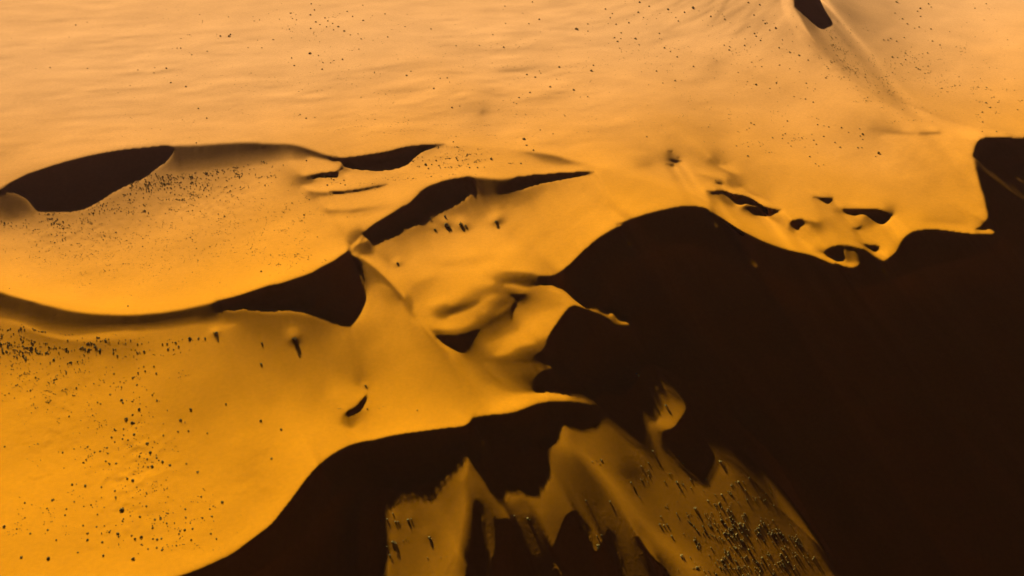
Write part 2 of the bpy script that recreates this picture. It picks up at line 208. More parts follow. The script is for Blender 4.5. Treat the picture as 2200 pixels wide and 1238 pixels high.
# lower part of the middle dune
st([.44, .43, .3, .14], P(5, 1100, 260, 1200, 260, 1260, 270, 1295, 280)); st([.4, .38, .26, .12, .06], P(5, 1000, 330, 1080, 320, 1150, 325, 1210, 335, 1250, 335)); st([.3, .2, .15, .12], P(5, 950, 380, 1020, 385, 1100, 390, 1200, 375)); st([.22, .18, .15, .13, .12], P(5, 1020, 425, 1100, 430, 1180, 425, 1250, 410, 1320, 412))
st([.3, .22, .1, .05], P(5, 1000, 460, 1080, 470, 1160, 480, 1215, 500)); st([.38, .34, .24, .08], P(5, 960, 510, 1040, 520, 1130, 530, 1210, 545)); st([.4, .42, .44, .44], P(5, 950, 600, 1050, 590, 1150, 580, 1240, 580)); st([.3, .36, .38], P(5, 820, 350, 860, 420, 880, 500)); st(.4, P(5, 880, 640, 960, 660))
st([.48, .49, .48, .46, .4, .24, .12], P(5, 960, 670, 1060, 655, 1180, 625, 1300, 595, 1420, 594, 1530, 606, 1590, 632)); st([.3, .42, .46], P(5, 870, 690, 900, 680, 950, 680)); st(.46, P(5, 650, 755, 780, 745, 840, 720)); st([.5, .5, .5, .49], P(5, 200, 850, 330, 805, 500, 775, 640, 762))
dots(5, 300, 300, .40, 450, 250, .40, 400, 420, .39, 550, 350, .38, 600, 500, .375, 700, 560, .38, 480, 560, .40, 350, 600, .38, 600, 660, .43, 760, 640, .41, 400, 700, .45, 250, 740, .43, 250, 180, .38, 300, 60, .42)
st([.34, .34, .33, .3], P(5, 200, 260, 205, 340, 200, 420, 195, 500)); st([.33, .38], P(5, 150, 200, 110, 240)); dots(5, 60, 300, .35, 100, 400, .31, 40, 420, .36, 60, 560, .42, 130, 520, .41, 20, 620, .38, 160, 580, .4); st([.25, .14, .2, .34], P(5, 118, 690, 135, 720, 142, 750, 150, 775)); st([.36, .35], P(5, 190, 720, 240, 690)); st(.46, P(5, 90, 780, 200, 770)); st(.4, P(5, 90, 690, 60, 740))
st(.42, P(5, 225, 560, 150, 640, 110, 670))
# left dune
st([.15, .13, .13, .12, .09, .07, .05], P(4, -200, 35, 0, 30, 150, 75, 300, 110, 500, 115, 700, 100, 880, 65)); st([.12, .12, .12, .1, .06], P(4, 120, 50, 250, 80, 450, 92, 650, 90, 800, 72)); st([.05, .03], P(4, 900, 85, 985, 45))
st([.34, .37, .4, .4, .4, .38, .36, .32], P(4, -100, 80, 60, 110, 200, 160, 320, 175, 500, 150, 700, 140, 900, 120, 1000, 100)); st([.22, .18, .25], P(4, 1010, 75, 1060, 70, 1090, 68)); st([.38, .36], P(4, 950, 150, 1050, 120)); st(.27, P(4, 1100, 90, 1180, 110)); st([.24, .24, .24, .25], P(4, 1130, 80, 1250, 75, 1350, 90, 1450, 130))
st([.31, .31, .32, .34], P(4, 100, 150, 250, 185, 400, 210, 600, 200)); dots(4, 60, 230, .35, 200, 260, .385, 450, 280, .405, 700, 260, .385, 900, 250, .37, 1100, 200, .345, 1300, 140, .31, 1450, 160, .31, 1500, 220, .35, 1300, 240, .345, 900, 350, .385, 1100, 300, .365, 1450, 300, .345, 1330, 400, .39, 1290, 470, .41, 1300, 330, .345, 1430, 400, .34, 1400, 460, .35, 1480, 450, .4, 1200, 450, .36)
dots(4, 100, 400, .40, 400, 420, .40, 200, 600, .44, 600, 600, .42, 800, 530, .38, 900, 560, .365, 1000, 620, .40, 1000, 500, .375, 650, 420, .39, 1130, 720, .375, 1120, 790, .36, 1170, 860, .38, 1210, 780, .42, 1200, 920, .41, 1050, 700, .41, 900, 750, .42, 1000, 950, .42, 1100, 1000, .41, 600, 850, .43, 600, 1000, .435, 200, 850, .45, 200, 1100, .47, 500, 1150, .47, 800, 1100, .45, 1200, 650, .4, 1350, 560, .42)
st([.46, .47, .47, .47, .46, .46], P(4, 1500, 660, 1400, 730, 1310, 840, 1230, 950, 1130, 1040, 1020, 1120)); st(.47, P(4, 950, 1160, 750, 1220)); st(.48, [(0, 1300), (250, 1255)]); st(.46, P(4, 1400, 620, 1290, 720))
# pits of the right crest: their soft shoulders
st([.36, .3], P(10, 880, 720, 960, 740)); st([.3, .28, .26, .3], P(10, 1050, 740, 1080, 800, 1130, 830, 1190, 850)); st([.36, .42], P(10, 960, 790, 1060, 860)); st([.22, .12], P(10, 1300, 880, 1350, 920)); st(.45, P(10, 1250, 870, 1350, 855, 1450, 860)); st([.3, .36], P(10, 1400, 965, 1480, 1010)); st([.4, .42, .43], P(10, 1250, 900, 1300, 980, 1400, 1040))
st([.5, .5, .49, .48], P(10, 1150, 670, 1300, 705, 1450, 755, 1600, 850)); st([.38, .36, .38], P(10, 1330, 680, 1500, 740, 1700, 800)); st([.5, .48], P(10, 1850, 945, 1700, 1000)); st(.47, P(10, 820, 620, 900, 640, 1000, 640)); st([.3, .3], P(10, 1020, 365, 1130, 415)); st([.3, .28], P(10, 1130, 415, 1240, 462)); st(.46, P(10, 1030, 345, 1250, 440)); st([.28, .28, .3], P(10, 1140, 530, 1200, 560, 1270, 605)); st([.3, .32], P(10, 1180, 590, 1250, 615)); st([.38, .36, .32], P(10, 700, 445, 850, 480, 1060, 540)); st(.47, P(10, 720, 430, 900, 465, 1080, 525))
st([.36, .3, .2], P(10, 280, 270, 340, 275, 375, 280)); st(.3, P(10, 380, 235, 410, 220)); st(.44, P(10, 300, 300, 400, 318)); st([.28, .26, .3], P(10, 880, 270, 960, 295, 1020, 320)); st([.28, .36], P(10, 1020, 320, 1120, 318)); st([.4, .3], P(10, 860, 215, 930, 240)); st([.4, .36], P(10, 560, 208, 760, 205)); st([.38, .36, .4], P(10, -100, 350, 60, 335, 200, 322))
st([.4, .3, .22], P(11, 560, 250, 610, 250, 650, 248)); st([.4, .42, .36], P(11, 420, 265, 520, 270, 640, 265)); st(.49, P(11, 700, 205, 860, 203, 1000, 210)); st([.4, .3, .25], P(11, 1050, 215, 1100, 240, 1150, 268)); st([.24, .3], P(11, 900, 300, 960, 345)); st(.48, P(11, 1050, 365, 1130, 310)); st(.43, P(11, 780, 290, 860, 285)); st([.4, .3], P(11, 600, 160, 520, 145))
st([.2, .18, .22, .36], P(11, 305, 335, 360, 345, 420, 362, 480, 375)); st([.42, .4], P(11, 330, 372, 260, 400)); st([.28, .34], P(11, 165, 390, 210, 430)); st([.4, .34, .2], P(11, 820, 360, 835, 372, 846, 385)); st(.44, P(11, 300, 302, 420, 330)); st([.4, .36, .24], P(11, 380, 620, 440, 625, 478, 630)); st(.46, P(11, 560, 555, 640, 545, 720, 552)); st(.47, P(11, 480, 660, 560, 700, 660, 730)); st([.26, .2, .18, .26], P(11, 690, 590, 700, 630, 700, 670, 710, 695)); st([.28, .26, .28], P(11, 740, 615, 770, 650, 770, 690)); st([.42, .46, .4], P(11, 680, 735, 740, 740, 800, 730)); st([.2, .14], P(11, 790, 620, 800, 660)); st([.44, .42], P(11, 880, 575, 940, 620)); st(.4, P(11, 1000, 660, 1060, 690)); st(.47, P(11, 1030, 610, 1080, 640)); st(.46, P(11, 1180, 540, 1260, 470, 1380, 420, 1600, 400))
st([.47, .44, .38, .38, .4], P(11, 1150, 290, 1300, 310, 1450, 325, 1650, 335, 1850, 350)); st([.49, .5, .5], P(11, 1250, 430, 1600, 395, 1900, 430)); st([.4, .3], P(9, 1440, 1080, 1500, 1030)); st(.47, P(9, 1450, 1140, 1560, 1142)); st([.25, .3], P(9, 1570, 1080, 1590, 1110))
edge(9, None, .46, (1470, 200, 1430, 235, 1410, 300, 1388, 355, 1400, 420, 1420, 510, 1450, 640, 1490, 770, 1518, 860, 1530, 960), 3.5)
dots(9, 1300, 300, .46, 1300, 500, .45, 1250, 700, .42, 1350, 820, .42, 1400, 900, .42)
# facet and flutes on the big shaded face
st([.07, .06, .04], P(10, 900, 970, 900, 1020, 920, 1080)); st([.04, .02], P(10, 960, 1040, 1010, 1100)); st(.015, P(10, 890, 1120, 960, 1145))
st([.05, .09, .06, .09], P(9, 1410, 430, 1600, 560, 1760, 680, 1905, 790)); st([.08, .05, .07], P(9, 1480, 445, 1700, 605, 1850, 730)); st([.05, .11, .13], P(9, 1615, 445, 1780, 540, 1905, 620)); st([.05, .1, .12], P(9, 1620, 340, 1780, 448, 1905, 535)); st(.08, P(9, 1905, 790, 2080, 900))
# dim lower slope
st([.16, .15, .15], P(6, 200, 680, 260, 640, 320, 610)); st([.17, .18, .18], P(6, 380, 615, 440, 625, 490, 600)); st([.17, .19, .21, .22], P(6, 530, 540, 590, 460, 640, 400, 670, 365)); st([.28, .26, .28], P(6, 686, 345, 672, 400, 655, 460)); st([.13, .13, .12], P(6, 705, 370, 700, 420, 680, 480)); st([.15, .12, .1, .07], P(6, 735, 420, 790, 490, 840, 550, 890, 600)); st([.12, .09, .06], P(6, 700, 470, 740, 520, 790, 580))
st([.2, .25, .28, .29, .3, .31, .32], P(6, 640, 520, 668, 590, 655, 700, 640, 800, 620, 900, 590, 1000, 550, 1094)); st([.1, .05, .03, .02, .02], P(6, 690, 560, 715, 640, 705, 780, 690, 920, 668, 1060)); st([.18, .16, .15], P(6, 480, 680, 420, 760, 330, 720)); st([.15, .16, .17], P(6, 250, 820, 300, 900, 330, 1050)); st([.2, .22, .25], P(6, 520, 720, 500, 850, 450, 1000)); st([.14, .14, .15], P(6, 190, 760, 190, 900, 190, 1050))
st(.26, [(930, 1290), (920, 1400)]); st(.16, [(850, 1290), (850, 1400)]); st(.18, P(6, 560, 620, 600, 560))
st([.03, .03, .025, .01], P(6, 815, 640, 830, 760, 835, 880, 838, 960)); st([.06, .05], P(6, 830, 600, 900, 650)); st([.09, .12, .12], P(6, 960, 620, 1010, 600, 1070, 610)); st([.08, .06], P(6, 960, 680, 1060, 690)); st([.15, .17, .16], P(6, 1130, 620, 1180, 590, 1220, 540)); st([.16, .15, .1], P(6, 1150, 680, 1200, 650, 1270, 630)); st([.07, .07, .05, .03], P(6, 1120, 760, 1180, 800, 1190, 880, 1170, 940)); st([.1, .07], P(6, 1250, 700, 1230, 800)); st([.03, .02], P(6, 1090, 860, 1050, 780))
st([.16, .16, .19, .26], P(6, 1250, 460, 1255, 380, 1260, 300, 1275, 250)); st([.3, .3, .28], P(6, 1320, 130, 1315, 190, 1300, 240)); st([.14, .13, .1], P(6, 1310, 330, 1330, 430, 1380, 540)); st([.26, .25, .25, .25, .25, .24, .24, .25, .26, .27], P(6, 1335, 215, 1420, 270, 1510, 350, 1600, 450, 1680, 540, 1760, 650, 1850, 750, 1950, 850, 2050, 940, 2200, 1080)); st(.27, [(1560, 1300), (1620, 1400)])
st([.1, .06, .05, .05, .06, .05], P(6, 1390, 320, 1460, 400, 1540, 490, 1640, 640, 1740, 760, 1800, 812)); st([.08, .07, .06], P(6, 1440, 470, 1500, 550, 1560, 620)); st([.1, .09], P(6, 1600, 640, 1540, 760)); st([.09, .06], P(6, 1420, 620, 1480, 690)); st([.08, .07, .06, .06], P(6, 1660, 760, 1700, 860, 1760, 960, 1800, 1060)); st(.03, P(6, 1800, 900, 1860, 1030)); st([.1, .1], P(6, 1930, 960, 2040, 1070))
st([.17, .16, .15, .14, .12], P(6, 1380, 180, 1450, 190, 1560, 150, 1620, 140, 1700, 210)); st([.17, .17, .16], P(6, 1480, 280, 1570, 360, 1650, 440)); st([.13, .12, .1, .08], P(6, 1600, 250, 1700, 290, 1800, 300, 1870, 320)); st([.06, .04, .04, .06], P(6, 1690, 400, 1740, 440, 1800, 420, 1850, 390)); st([.1, .12, .13], P(6, 1760, 540, 1830, 560, 1900, 540)); st([.17, .16, .16], P(6, 1790, 620, 1870, 700, 1960, 800)); st([.13, .14, .12], P(6, 1960, 500, 2040, 470, 2110, 450)); st(.14, P(6, 1960, 660, 2080, 640))
st([.03, .03, .04, .05], P(7, 340, 485, 395, 545, 460, 620, 530, 680)); st([.09, .1, .1], P(7, 280, 540, 360, 620, 450, 700)); st([.13, .14, .14, .13], P(7, 400, 680, 480, 730, 580, 740, 620, 700)); st([.14, .15, .13, .08], P(7, 640, 640, 680, 600, 740, 620, 800, 650)); st([.13, .13, .12], P(7, 600, 820, 680, 780, 740, 720)); st([.09, .07, .06], P(7, 820, 740, 900, 800, 980, 880)); st(.012, P(7, 760, 585, 830, 640, 900, 715, 1000, 825, 1100, 920, 1200, 1010, 1280, 1110, 1330, 1230)); st([.05, .05, .05], P(7, 840, 720, 960, 860, 1100, 1010)); st(.04, P(7, 1180, 1100, 1240, 1200)); st([.12, .12, .1], P(7, 440, 900, 480, 1000, 560, 1050)); st([.11, .1, .1], P(7, 700, 880, 800, 1000, 900, 1080)); st([.1, .1, .08], P(7, 950, 1000, 1000, 1080, 1080, 1160)); st([.1, .1, .08], P(7, 820, 1200, 950, 1210, 1100, 1230)); st(.08, [(1500, 1290), (1700, 1290)]); st(.13, P(7, 620, 1050, 640, 1150))
st([.06, .09, .1, .14, .19], P(7, 330, 170, 310, 200, 380, 200, 420, 225, 440, 260)); st([.16, .2, .24, .26], P(7, 330, 270, 380, 270, 410, 300, 400, 340)); st([.28, .3, .28], P(7, 290, 350, 340, 350, 380, 360)); st([.1, .08, .05], P(7, 275, 390, 290, 430, 285, 470)); st(.04, P(7, 320, 400, 310, 450))
STEP = 2.0
X0, X1, Y0, Y1 = -300, 2500, -232, 1400       # traced area, a margin wider than the picture
TAN_E = math.tan(SUN_EL)
LIGHT = np.array([math.sin(SUN_AZ), -math.cos(SUN_AZ)])      # ground direction the sunlight travels in
ACROSS = np.array([math.cos(SUN_AZ), math.sin(SUN_AZ)])

def rays(px, py):
    x = (px - 1100.0) / FOCAL; v = -(py - 619.0) / FOCAL
    cp, sp = math.cos(PITCH), math.sin(PITCH)
    return x, cp + v * sp, -sp + v * cp

def unproject(px, py, z):
    dx, dy, dz = rays(px, py)
    t = (z - CAM_H) / dz
    return dx * t, dy * t

def project(X, Y, Z):
    cp, sp = math.cos(PITCH), math.sin(PITCH)
    dep = Y * cp - (Z - CAM_H) * sp
    up = Y * sp + (Z - CAM_H) * cp
    return 1100 + FOCAL * X / dep, 619 - FOCAL * up / dep

def fill(mask, poly, val, step):
    p = smooth(poly, True)
    gx = (p[:, 0] - X0) / step; gy = (p[:, 1] - Y0) / step
    ny, nx = mask.shape
    r0 = max(0, int(gy.min())); r1 = min(ny, int(gy.max()) + 2)
    xs0, ys0 = gx, gy; xs1, ys1 = np.roll(gx, -1), np.roll(gy, -1)
    for r in range(r0, r1):
        c = (ys0 <= r) != (ys1 <= r)
        if not c.any():
            continue
        xi = np.sort(xs0[c] + (r - ys0[c]) * (xs1[c] - xs0[c]) / (ys1[c] - ys0[c]))
        for a, b in zip(xi[0::2], xi[1::2]):
            a, b = max(0, int(math.ceil(a))), min(nx, int(math.floor(b)) + 1)
            if b > a:
                mask[r, a:b] = val

def up2(a, shape):
    """bilinear upsampling of a lattice to the next finer one (vertices coincide at even indices)"""
    ny, nx = shape
    yy = np.minimum(np.arange(ny) / 2.0, a.shape[0] - 1); xx = np.minimum(np.arange(nx) / 2.0, a.shape[1] - 1)
    y0 = np.minimum(yy.astype(int), a.shape[0] - 2); x0 = np.minimum(xx.astype(int), a.shape[1] - 2)
    fy = (yy - y0)[:, None]; fx = (xx - x0)[None, :]
    t = a[y0] * (1 - fy) + a[y0 + 1] * fy
    return (t[:, x0] * (1 - fx) + t[:, x0 + 1] * fx)

def shading(shape, step, dark):
    """spread the shading notes over the lit ground (diffusion, stopped by the shadow outlines)"""
    val = np.zeros(shape); w = np.zeros(shape)
    for pts, v in S:
        p = np.array(pts, float); v = np.array(v, float)
        if len(p) > 1:
            seg = np.r_[0, np.cumsum(np.hypot(*np.diff(p, axis=0).T))]
            if len(p) > 2 and len(p) < 25:
                k = 6
                q = smooth(p, False, k)
                par = np.arange(len(q)) / k
                vv = np.interp(par, np.arange(len(p)), v)
                p, v = q, vv
                seg = np.r_[0, np.cumsum(np.hypot(*np.diff(p, axis=0).T))]
            t = np.arange(0, seg[-1], step * 0.7)
            p = np.stack([np.interp(t, seg, p[:, 0]), np.interp(t, seg, p[:, 1])], 1); v = np.interp(t, seg, v)
        c = np.round((p[:, 0] - X0) / step).astype(int); r = np.round((p[:, 1] - Y0) / step).astype(int)
        ok = (c >= 0) & (r >= 0) & (c < shape[1]) & (r < shape[0])
        np.add.at(val, (r[ok], c[ok]), v[ok]); np.add.at(w, (r[ok], c[ok]), 1.0)
    m = w > 0
    val[m] /= w[m]; w = m.astype(float); w[dark] = 0
    levels = [(val * w, w, (~dark).astype(float))]
    while min(levels[-1][0].shape) > 24:
        vw, ww, l = levels[-1]
        ny, nx = (vw.shape[0] + 1) // 2, (vw.shape[1] + 1) // 2
        def ds(a):
            b = np.zeros((ny * 2, nx * 2)); b[:a.shape[0], :a.shape[1]] = a
            return b.reshape(ny, 2, nx, 2).sum((1, 3))
        a, b, c = ds(vw), ds(ww), ds(l) / 4
        levels.append((np.where(b > 0, a / np.maximum(b, 1e-9), 0) * np.minimum(b, 1), np.minimum(b, 1), c))
    T = np.full(levels[-1][0].shape, F)
    for li in range(len(levels) - 1, -1, -1):
        vw, ww, l = levels[li]
        if T.shape != vw.shape:
            T = up2(T, vw.shape)
        n_it = 160 if li > 2 else 60
        lp = np.pad(l, 1)
        lu, ld, ll, lr = lp[:-2, 1:-1], lp[2:, 1:-1], lp[1:-1, :-2], lp[1:-1, 2:]
        K = 6.0
        den = lu + ld + ll + lr + K * ww + 1e-6
        for _ in range(n_it):
            Tp = np.pad(T, 1, mode='edge')
            T = (lu * Tp[:-2, 1:-1] + ld * Tp[2:, 1:-1] + ll * Tp[1:-1, :-2] + lr * Tp[1:-1, 2:] + K * vw + 1e-6 * F) / den
    return T

def cells(a):
    return 0.25 * (a[:-1, :-1] + a[1:, :-1] + a[:-1, 1:] + a[1:, 1:])

def grad(z):
    return 0.5 * (z[:-1, 1:] - z[:-1, :-1] + z[1:, 1:] - z[1:, :-1]), 0.5 * (z[1:, :-1] - z[:-1, :-1] + z[1:, 1:] - z[:-1, 1:])

def gradT(gx, gy, shape):
    z = np.zeros(shape, gx.dtype)
    a = 0.5 * (gx + gy); b = 0.5 * (gx - gy)
    z[1:, 1:] += a; z[:-1, :-1] -= a; z[:-1, 1:] += b; z[1:, :-1] -= b
    return z

def directions(px, py, z, m, vec):
    """picture motion per metre travelled on the ground along vec, climbing with slope m"""
    X, Y = unproject(px, py, z)
    qx, qy = project(X + vec[0], Y + vec[1], z + m)
    return qx - px, qy - py

def sun_spot():
    """where the sun would stand in the picture: all light lines run straight away from it"""
    d = np.array([-LIGHT[0] * math.cos(SUN_EL), -LIGHT[1] * math.cos(SUN_EL), math.sin(SUN_EL)]) * 1e7
    return project(d[0], d[1], d[2] + CAM_H)

def shade_profile(mask, px, py, inv, step, z):
    """how far into its shadow each shaded point lies along the light (0 crest, 1 far edge), and by how much
    the height at the far edge misses the straight line of light over the crest (per metre)"""
    ny, nx = mask.shape
    vx, vy = sun_spot()
    ux, uy = px - vx, py - vy
    nrm = np.hypot(ux, uy); ux, uy = ux / nrm, uy / nrm
    r, c = np.nonzero(mask)
    L = []; ends = []; hit = np.ones(len(r), bool)
    u0, v0 = ux[r, c], uy[r, c]
    for sgn in (-1, 1):
        x = c.astype(float); y = r.astype(float); d = np.zeros(len(r)); live = np.arange(len(r))
        for k in range(1500):
            ri = np.clip(np.round(y[live]).astype(int), 0, ny - 1); ci = np.clip(np.round(x[live]).astype(int), 0, nx - 1)
            ins = mask[ri, ci]
            live, ri, ci = live[ins], ri[ins], ci[ins]
            if not len(live):
                break
            x[live] += sgn * u0[live]; y[live] += sgn * v0[live]
            d[live] += step * inv[ri, ci]
            out_b = (x[live] < 1) | (x[live] > nx - 2) | (y[live] < 1) | (y[live] > ny - 2)
            hit[live[out_b]] = False
            live = live[~out_b]
        L.append(d); ends.append((x, y))
    prof = np.zeros(mask.shape); prof[r, c] = L[0] / (L[0] + L[1] + 1e-9)
    dip = np.zeros(mask.shape); dip[r, c] = DIP * np.clip(25.0 / (L[0] + L[1] + 1e-9), 0.2, 1)
    W = []
    for x, y in ends:
        zx = np.clip(x + 0.5, 0, z.shape[1] - 1.01); zy = np.clip(y + 0.5, 0, z.shape[0] - 1.01)
        i, j = zy.astype(int), zx.astype(int); f, g = zy - i, zx - j
        zz = (z[i, j] * (1 - g) + z[i, j + 1] * g) * (1 - f) + (z[i + 1, j] * (1 - g) + z[i + 1, j + 1] * g) * f
        qx, qy = X0 + (x + 0.5) * step, Y0 + (y + 0.5) * step
        wx, wy = unproject(qx, qy, zz)
        W.append((wx, wy, zz))
    dist = np.maximum((W[1][0] - W[0][0]) * LIGHT[0] + (W[1][1] - W[0][1]) * LIGHT[1], 0.5)
    e = W[1][2] - W[0][2] + TAN_E * dist
    miss = np.zeros(mask.shape); miss[r, c] = (e + np.where(hit, CLEAR, 6.0)) / dist
    return prof, miss, e, hit, dip

CLEAR = -0.3
def grow(a, shape):
    a = np.repeat(np.repeat(a, 2, 0), 2, 1)
    a = np.pad(a, ((0, max(0, shape[0] - a.shape[0])), (0, max(0, shape[1] - a.shape[1]))), mode='edge')[:shape[0], :shape[1]]
    p = np.pad(a, 1, mode='edge')
    return (p[:-2, 1:-1] + p[2:, 1:-1] + p[1:-1, :-2] + p[1:-1, 2:]) / 4

TONE_X = [0, .05, .1, .15, .2, .25, .3, .35, .38, .40, .42, .454, .5, .56, .7]
TONE_Y = [0, .009, .019, .034, .054, .082, .115, .21, .315, .37, .415, .46, .52, .60, .75]

def sweep(px, py, r, r2):
    """columns of lattice row r2 from which light reaches the points of row r, and the ray factors of both"""
    vx, vy = sun_spot()
    x1, y1, y0 = px[r], py[r], py[r2][0]
    x0 = vx + (x1 - vx) * (y0 - vy) / (y1 - vy)
    def k_of(x, y):
        dx, dy, dz = rays(x, y)
        return (dx * LIGHT[0] + dy * LIGHT[1]) / dz
    return np.clip((x0 - X0) / (px[0, 1] - px[0, 0]), 0, px.shape[1] - 1), k_of(x0, y0), k_of(x1, y1)

def trim_shadows(px, py, z, dark, soft=2, keep=None):
    """sweep along the light: where shaded ground stands above the edge of the light it is let down, together with
    the ground beyond it; lit ground is kept above that edge"""
    ny, nx = z.shape
    o = np.zeros(nx); O = np.zeros((ny, nx)); cols = np.arange(nx); top = z[0].copy()
    for r in range(1, ny):
        c, a0, a1 = sweep(px, py, r, r - 1)
        h0 = np.interp(c, cols, top)
        L = (h0 + TAN_E * a1 * CAM_H + TAN_E * a0 * (h0 - CAM_H)) / (1 + TAN_E * a1)
        d = a1 * (L - CAM_H) - a0 * (h0 - CAM_H)
        o = np.interp(c, cols, o) * np.exp(-d / 80.0)
        dk = dark[r]
        o = np.where(dk & (z[r] + o > L), L - z[r], o)
        lift = np.clip(L - z[r] - o, 0, 3.0) * (1 if keep is None else keep[r])
        o = np.where(dk, o, o + lift)
        O[r] = o
        top = np.maximum(z[r] + o, L)
    for _ in range(soft):
        p = np.pad(O, 1, mode='edge'); O = (p[:-2, 1:-1] + p[2:, 1:-1] + p[1:-1, :-2] + p[1:-1, 2:] + 4 * O) / 8
    return z + O

def sink_shadows(px, py, z, dark):
    """let shaded ground lie a little deeper the farther it is from crest and shadow edge (the sun is a disc)"""
    ny, nx = z.shape
    cols = np.arange(nx); E = np.zeros((ny, nx)); run = np.zeros(nx); top = z[0].copy(); out = z.copy()
    for r in range(ny - 2, -1, -1):
        c, a0, a1 = sweep(px, py, r, r + 1)
        d = np.abs(a1 * (z[r] - CAM_H) - a0 * (np.interp(c, cols, z[r + 1]) - CAM_H))
        E[r] = np.where(dark[r], np.interp(c, cols, E[r + 1]) + d, 0)
    for r in range(1, ny):
        c, a0, a1 = sweep(px, py, r, r - 1)
        h0 = np.interp(c, cols, top)
        L = (h0 + TAN_E * a1 * CAM_H + TAN_E * a0 * (h0 - CAM_H)) / (1 + TAN_E * a1)
        d = a1 * (L - CAM_H) - a0 * (h0 - CAM_H)
        run = np.where(dark[r], np.interp(c, cols, run) + d, 0)
        gap = np.minimum(0.009 * np.minimum(run, 250), 0.05 * E[r])
        out[r] = np.where(dark[r], np.minimum(z[r], L - gap), z[r])
        top = np.maximum(z[r], L)
    return out

BASIN = P(8, 560, -1200, 590, -100, 600, 35, 650, 130, 690, 210, 740, 290, 800, 360, 860, 410, 950, 480, 1050, 540, 1150, 610, 1250, 680, 1350, 730, 1500, 790, 1650, 850, 1740, 880, 1850, 900, 1950, 914, 2050, 924, 2199, 929) + [(2620, 298), (2620, -400)]

def solve_heights():
    LV = [16.0, 8.0, 4.0, STEP]
    z = None; corr = None; prof = None
    for li, step in enumerate(LV):
        nx = int((X1 - X0) / step) + 1; ny = int((Y1 - Y0) / step) + 1
        dark = np.zeros((ny, nx), bool)
        for v, poly in REGIONS:
            fill(dark, poly, v, step)
        T = shading((ny, nx), step, dark)
        px = X0 + np.arange(nx)[None, :] * step + np.zeros((ny, 1)); py = Y0 + np.arange(ny)[:, None] * step + np.zeros((1, nx))
        if z is None:
            z = np.zeros((ny, nx))
        else:
            z = up2(z, (ny, nx))
        cpx, cpy = cells(px), cells(py)
        cd = cells(dark.astype(float)) > 0.5
        wl = (~dark).astype(float)
        bas = np.zeros(dark.shape, bool); fill(bas, BASIN, True, step); basin = bas[:-1, :-1]
        bb = basin.astype(float)
        for _ in range(max(1, int((40 / step) ** 2 / 14))):
            p = np.pad(bb, 1, mode='edge'); bb = (p[:-2, 1:-1] + p[2:, 1:-1] + p[1:-1, :-2] + p[1:-1, 2:] + bb) / 5
        band = (bb > .03) & (bb < .97)
        T = np.where(py < 780, np.interp(T, TONE_X, TONE_Y), np.where(T < .3, np.interp(T, [0, .05, .1, .2, .3], [0, .012, .036, .094, .18]), np.interp(T, TONE_X, TONE_Y)))
        m_lit = np.tan(np.arcsin(np.clip(T, 0.0, .8)) - SUN_EL)
        m_lit_c = cells(np.where(dark, 0, m_lit)) / np.maximum(cells(wl), .25)
        corr = np.zeros(cd.shape) if corr is None else np.where(cd, grow(corr, cd.shape), 0)
        for outer in range({16.0: 10, 8.0: 6, 4.0: 6, STEP: 1}[step]):
            zc = cells(z)
            if step < 4:
                prof, dip = grow(prof, cd.shape), grow(dip, cd.shape)
            else:
                ax, ay = directions(cpx, cpy, zc, -TAN_E, LIGHT)
                prof, miss, err, hit, dip = shade_profile(cd, cpx, cpy, 1 / np.hypot(ax, ay), step, z)
                if outer > 0:
                    corr = np.clip(corr - 0.8 * miss, -.25, .25)
                if VERBOSE:
                    print(step, outer, 'edge miss', np.abs(err[hit]).mean(), np.percentile(err[hit], [5, 50, 95]))
            m = np.where(cd, -TAN_E - dip * (1 - 2 * prof) + corr, m_lit_c)
            ax, ay = directions(cpx, cpy, zc, m, LIGHT)
            bx, by = directions(cpx, cpy, zc, 0.0, ACROSS)
            ax, ay, bx, by = ax / step, ay / step, bx / step, by / step      # lattice units per metre
            w1 = np.where(cd, 0.7, 1.0) * np.where(band, 0.07, np.where(basin, 0.5, 1.0))
            lam = 0.012 * np.where(band, 0.25, 1 - 0.6 * ((cpx > 1620) & (cpy < 340)))
            mu = 1e-7
            eps = 0.004 * (ax * ax + ay * ay)
            def A(u):
                gx, gy = grad(u)
                p = w1 * (ax * gx + ay * gy); q = lam * (bx * gx + by * gy)
                r = gradT(ax * p + bx * q + eps * gx, ay * p + by * q + eps * gy, u.shape)
                hx = u[:, 1:] - u[:, :-1]; hy = u[1:, :] - u[:-1, :]
                e = 0.002 * hx * ex; r[:, 1:] += e; r[:, :-1] -= e
                e = 0.002 * hy * ey; r[1:, :] += e; r[:-1, :] -= e
                return r + mu * u
            an = np.pad(ax * ax + ay * ay, ((0, 1), (0, 1)), mode='edge')
            ex, ey = an[:, 1:], an[1:, :]
            gx, gy = grad(z)
            res = m - (ax * gx + ay * gy); q = -lam * (bx * gx + by * gy)
            b = gradT(ax * w1 * res + bx * q, ay * w1 * res + by * q, z.shape) - mu * z
            dg = w1 * (ax * ax + ay * ay) + lam * (bx * bx + by * by) + eps
            D = np.zeros(z.shape); h = 0.25 * dg
            D[1:, 1:] += h; D[:-1, :-1] += h; D[1:, :-1] += h; D[:-1, 1:] += h
            D += mu + 0.004 * an
            u = np.zeros_like(z); r = b.copy(); y = r / D; p = y.copy(); rz = (r * y).sum()
            for it in range({16.0: 250, 8.0: 150, 4.0: 120, STEP: 100}[step]):
                Ap = A(p); al = rz / (p * Ap).sum()
                u += al * p; r -= al * Ap; y = r / D; rz2 = (r * y).sum()
                p = y + (rz2 / rz) * p; rz = rz2
            z = z + u
            z = np.clip(z, -400, CAM_H - 40)
        if VERBOSE:
            print('level', step, 'z', z.min(), z.max(), time.time() - T_START)
    return px, py, z, dark, T
PX, PY, Z, DARK, TL = solve_heights()

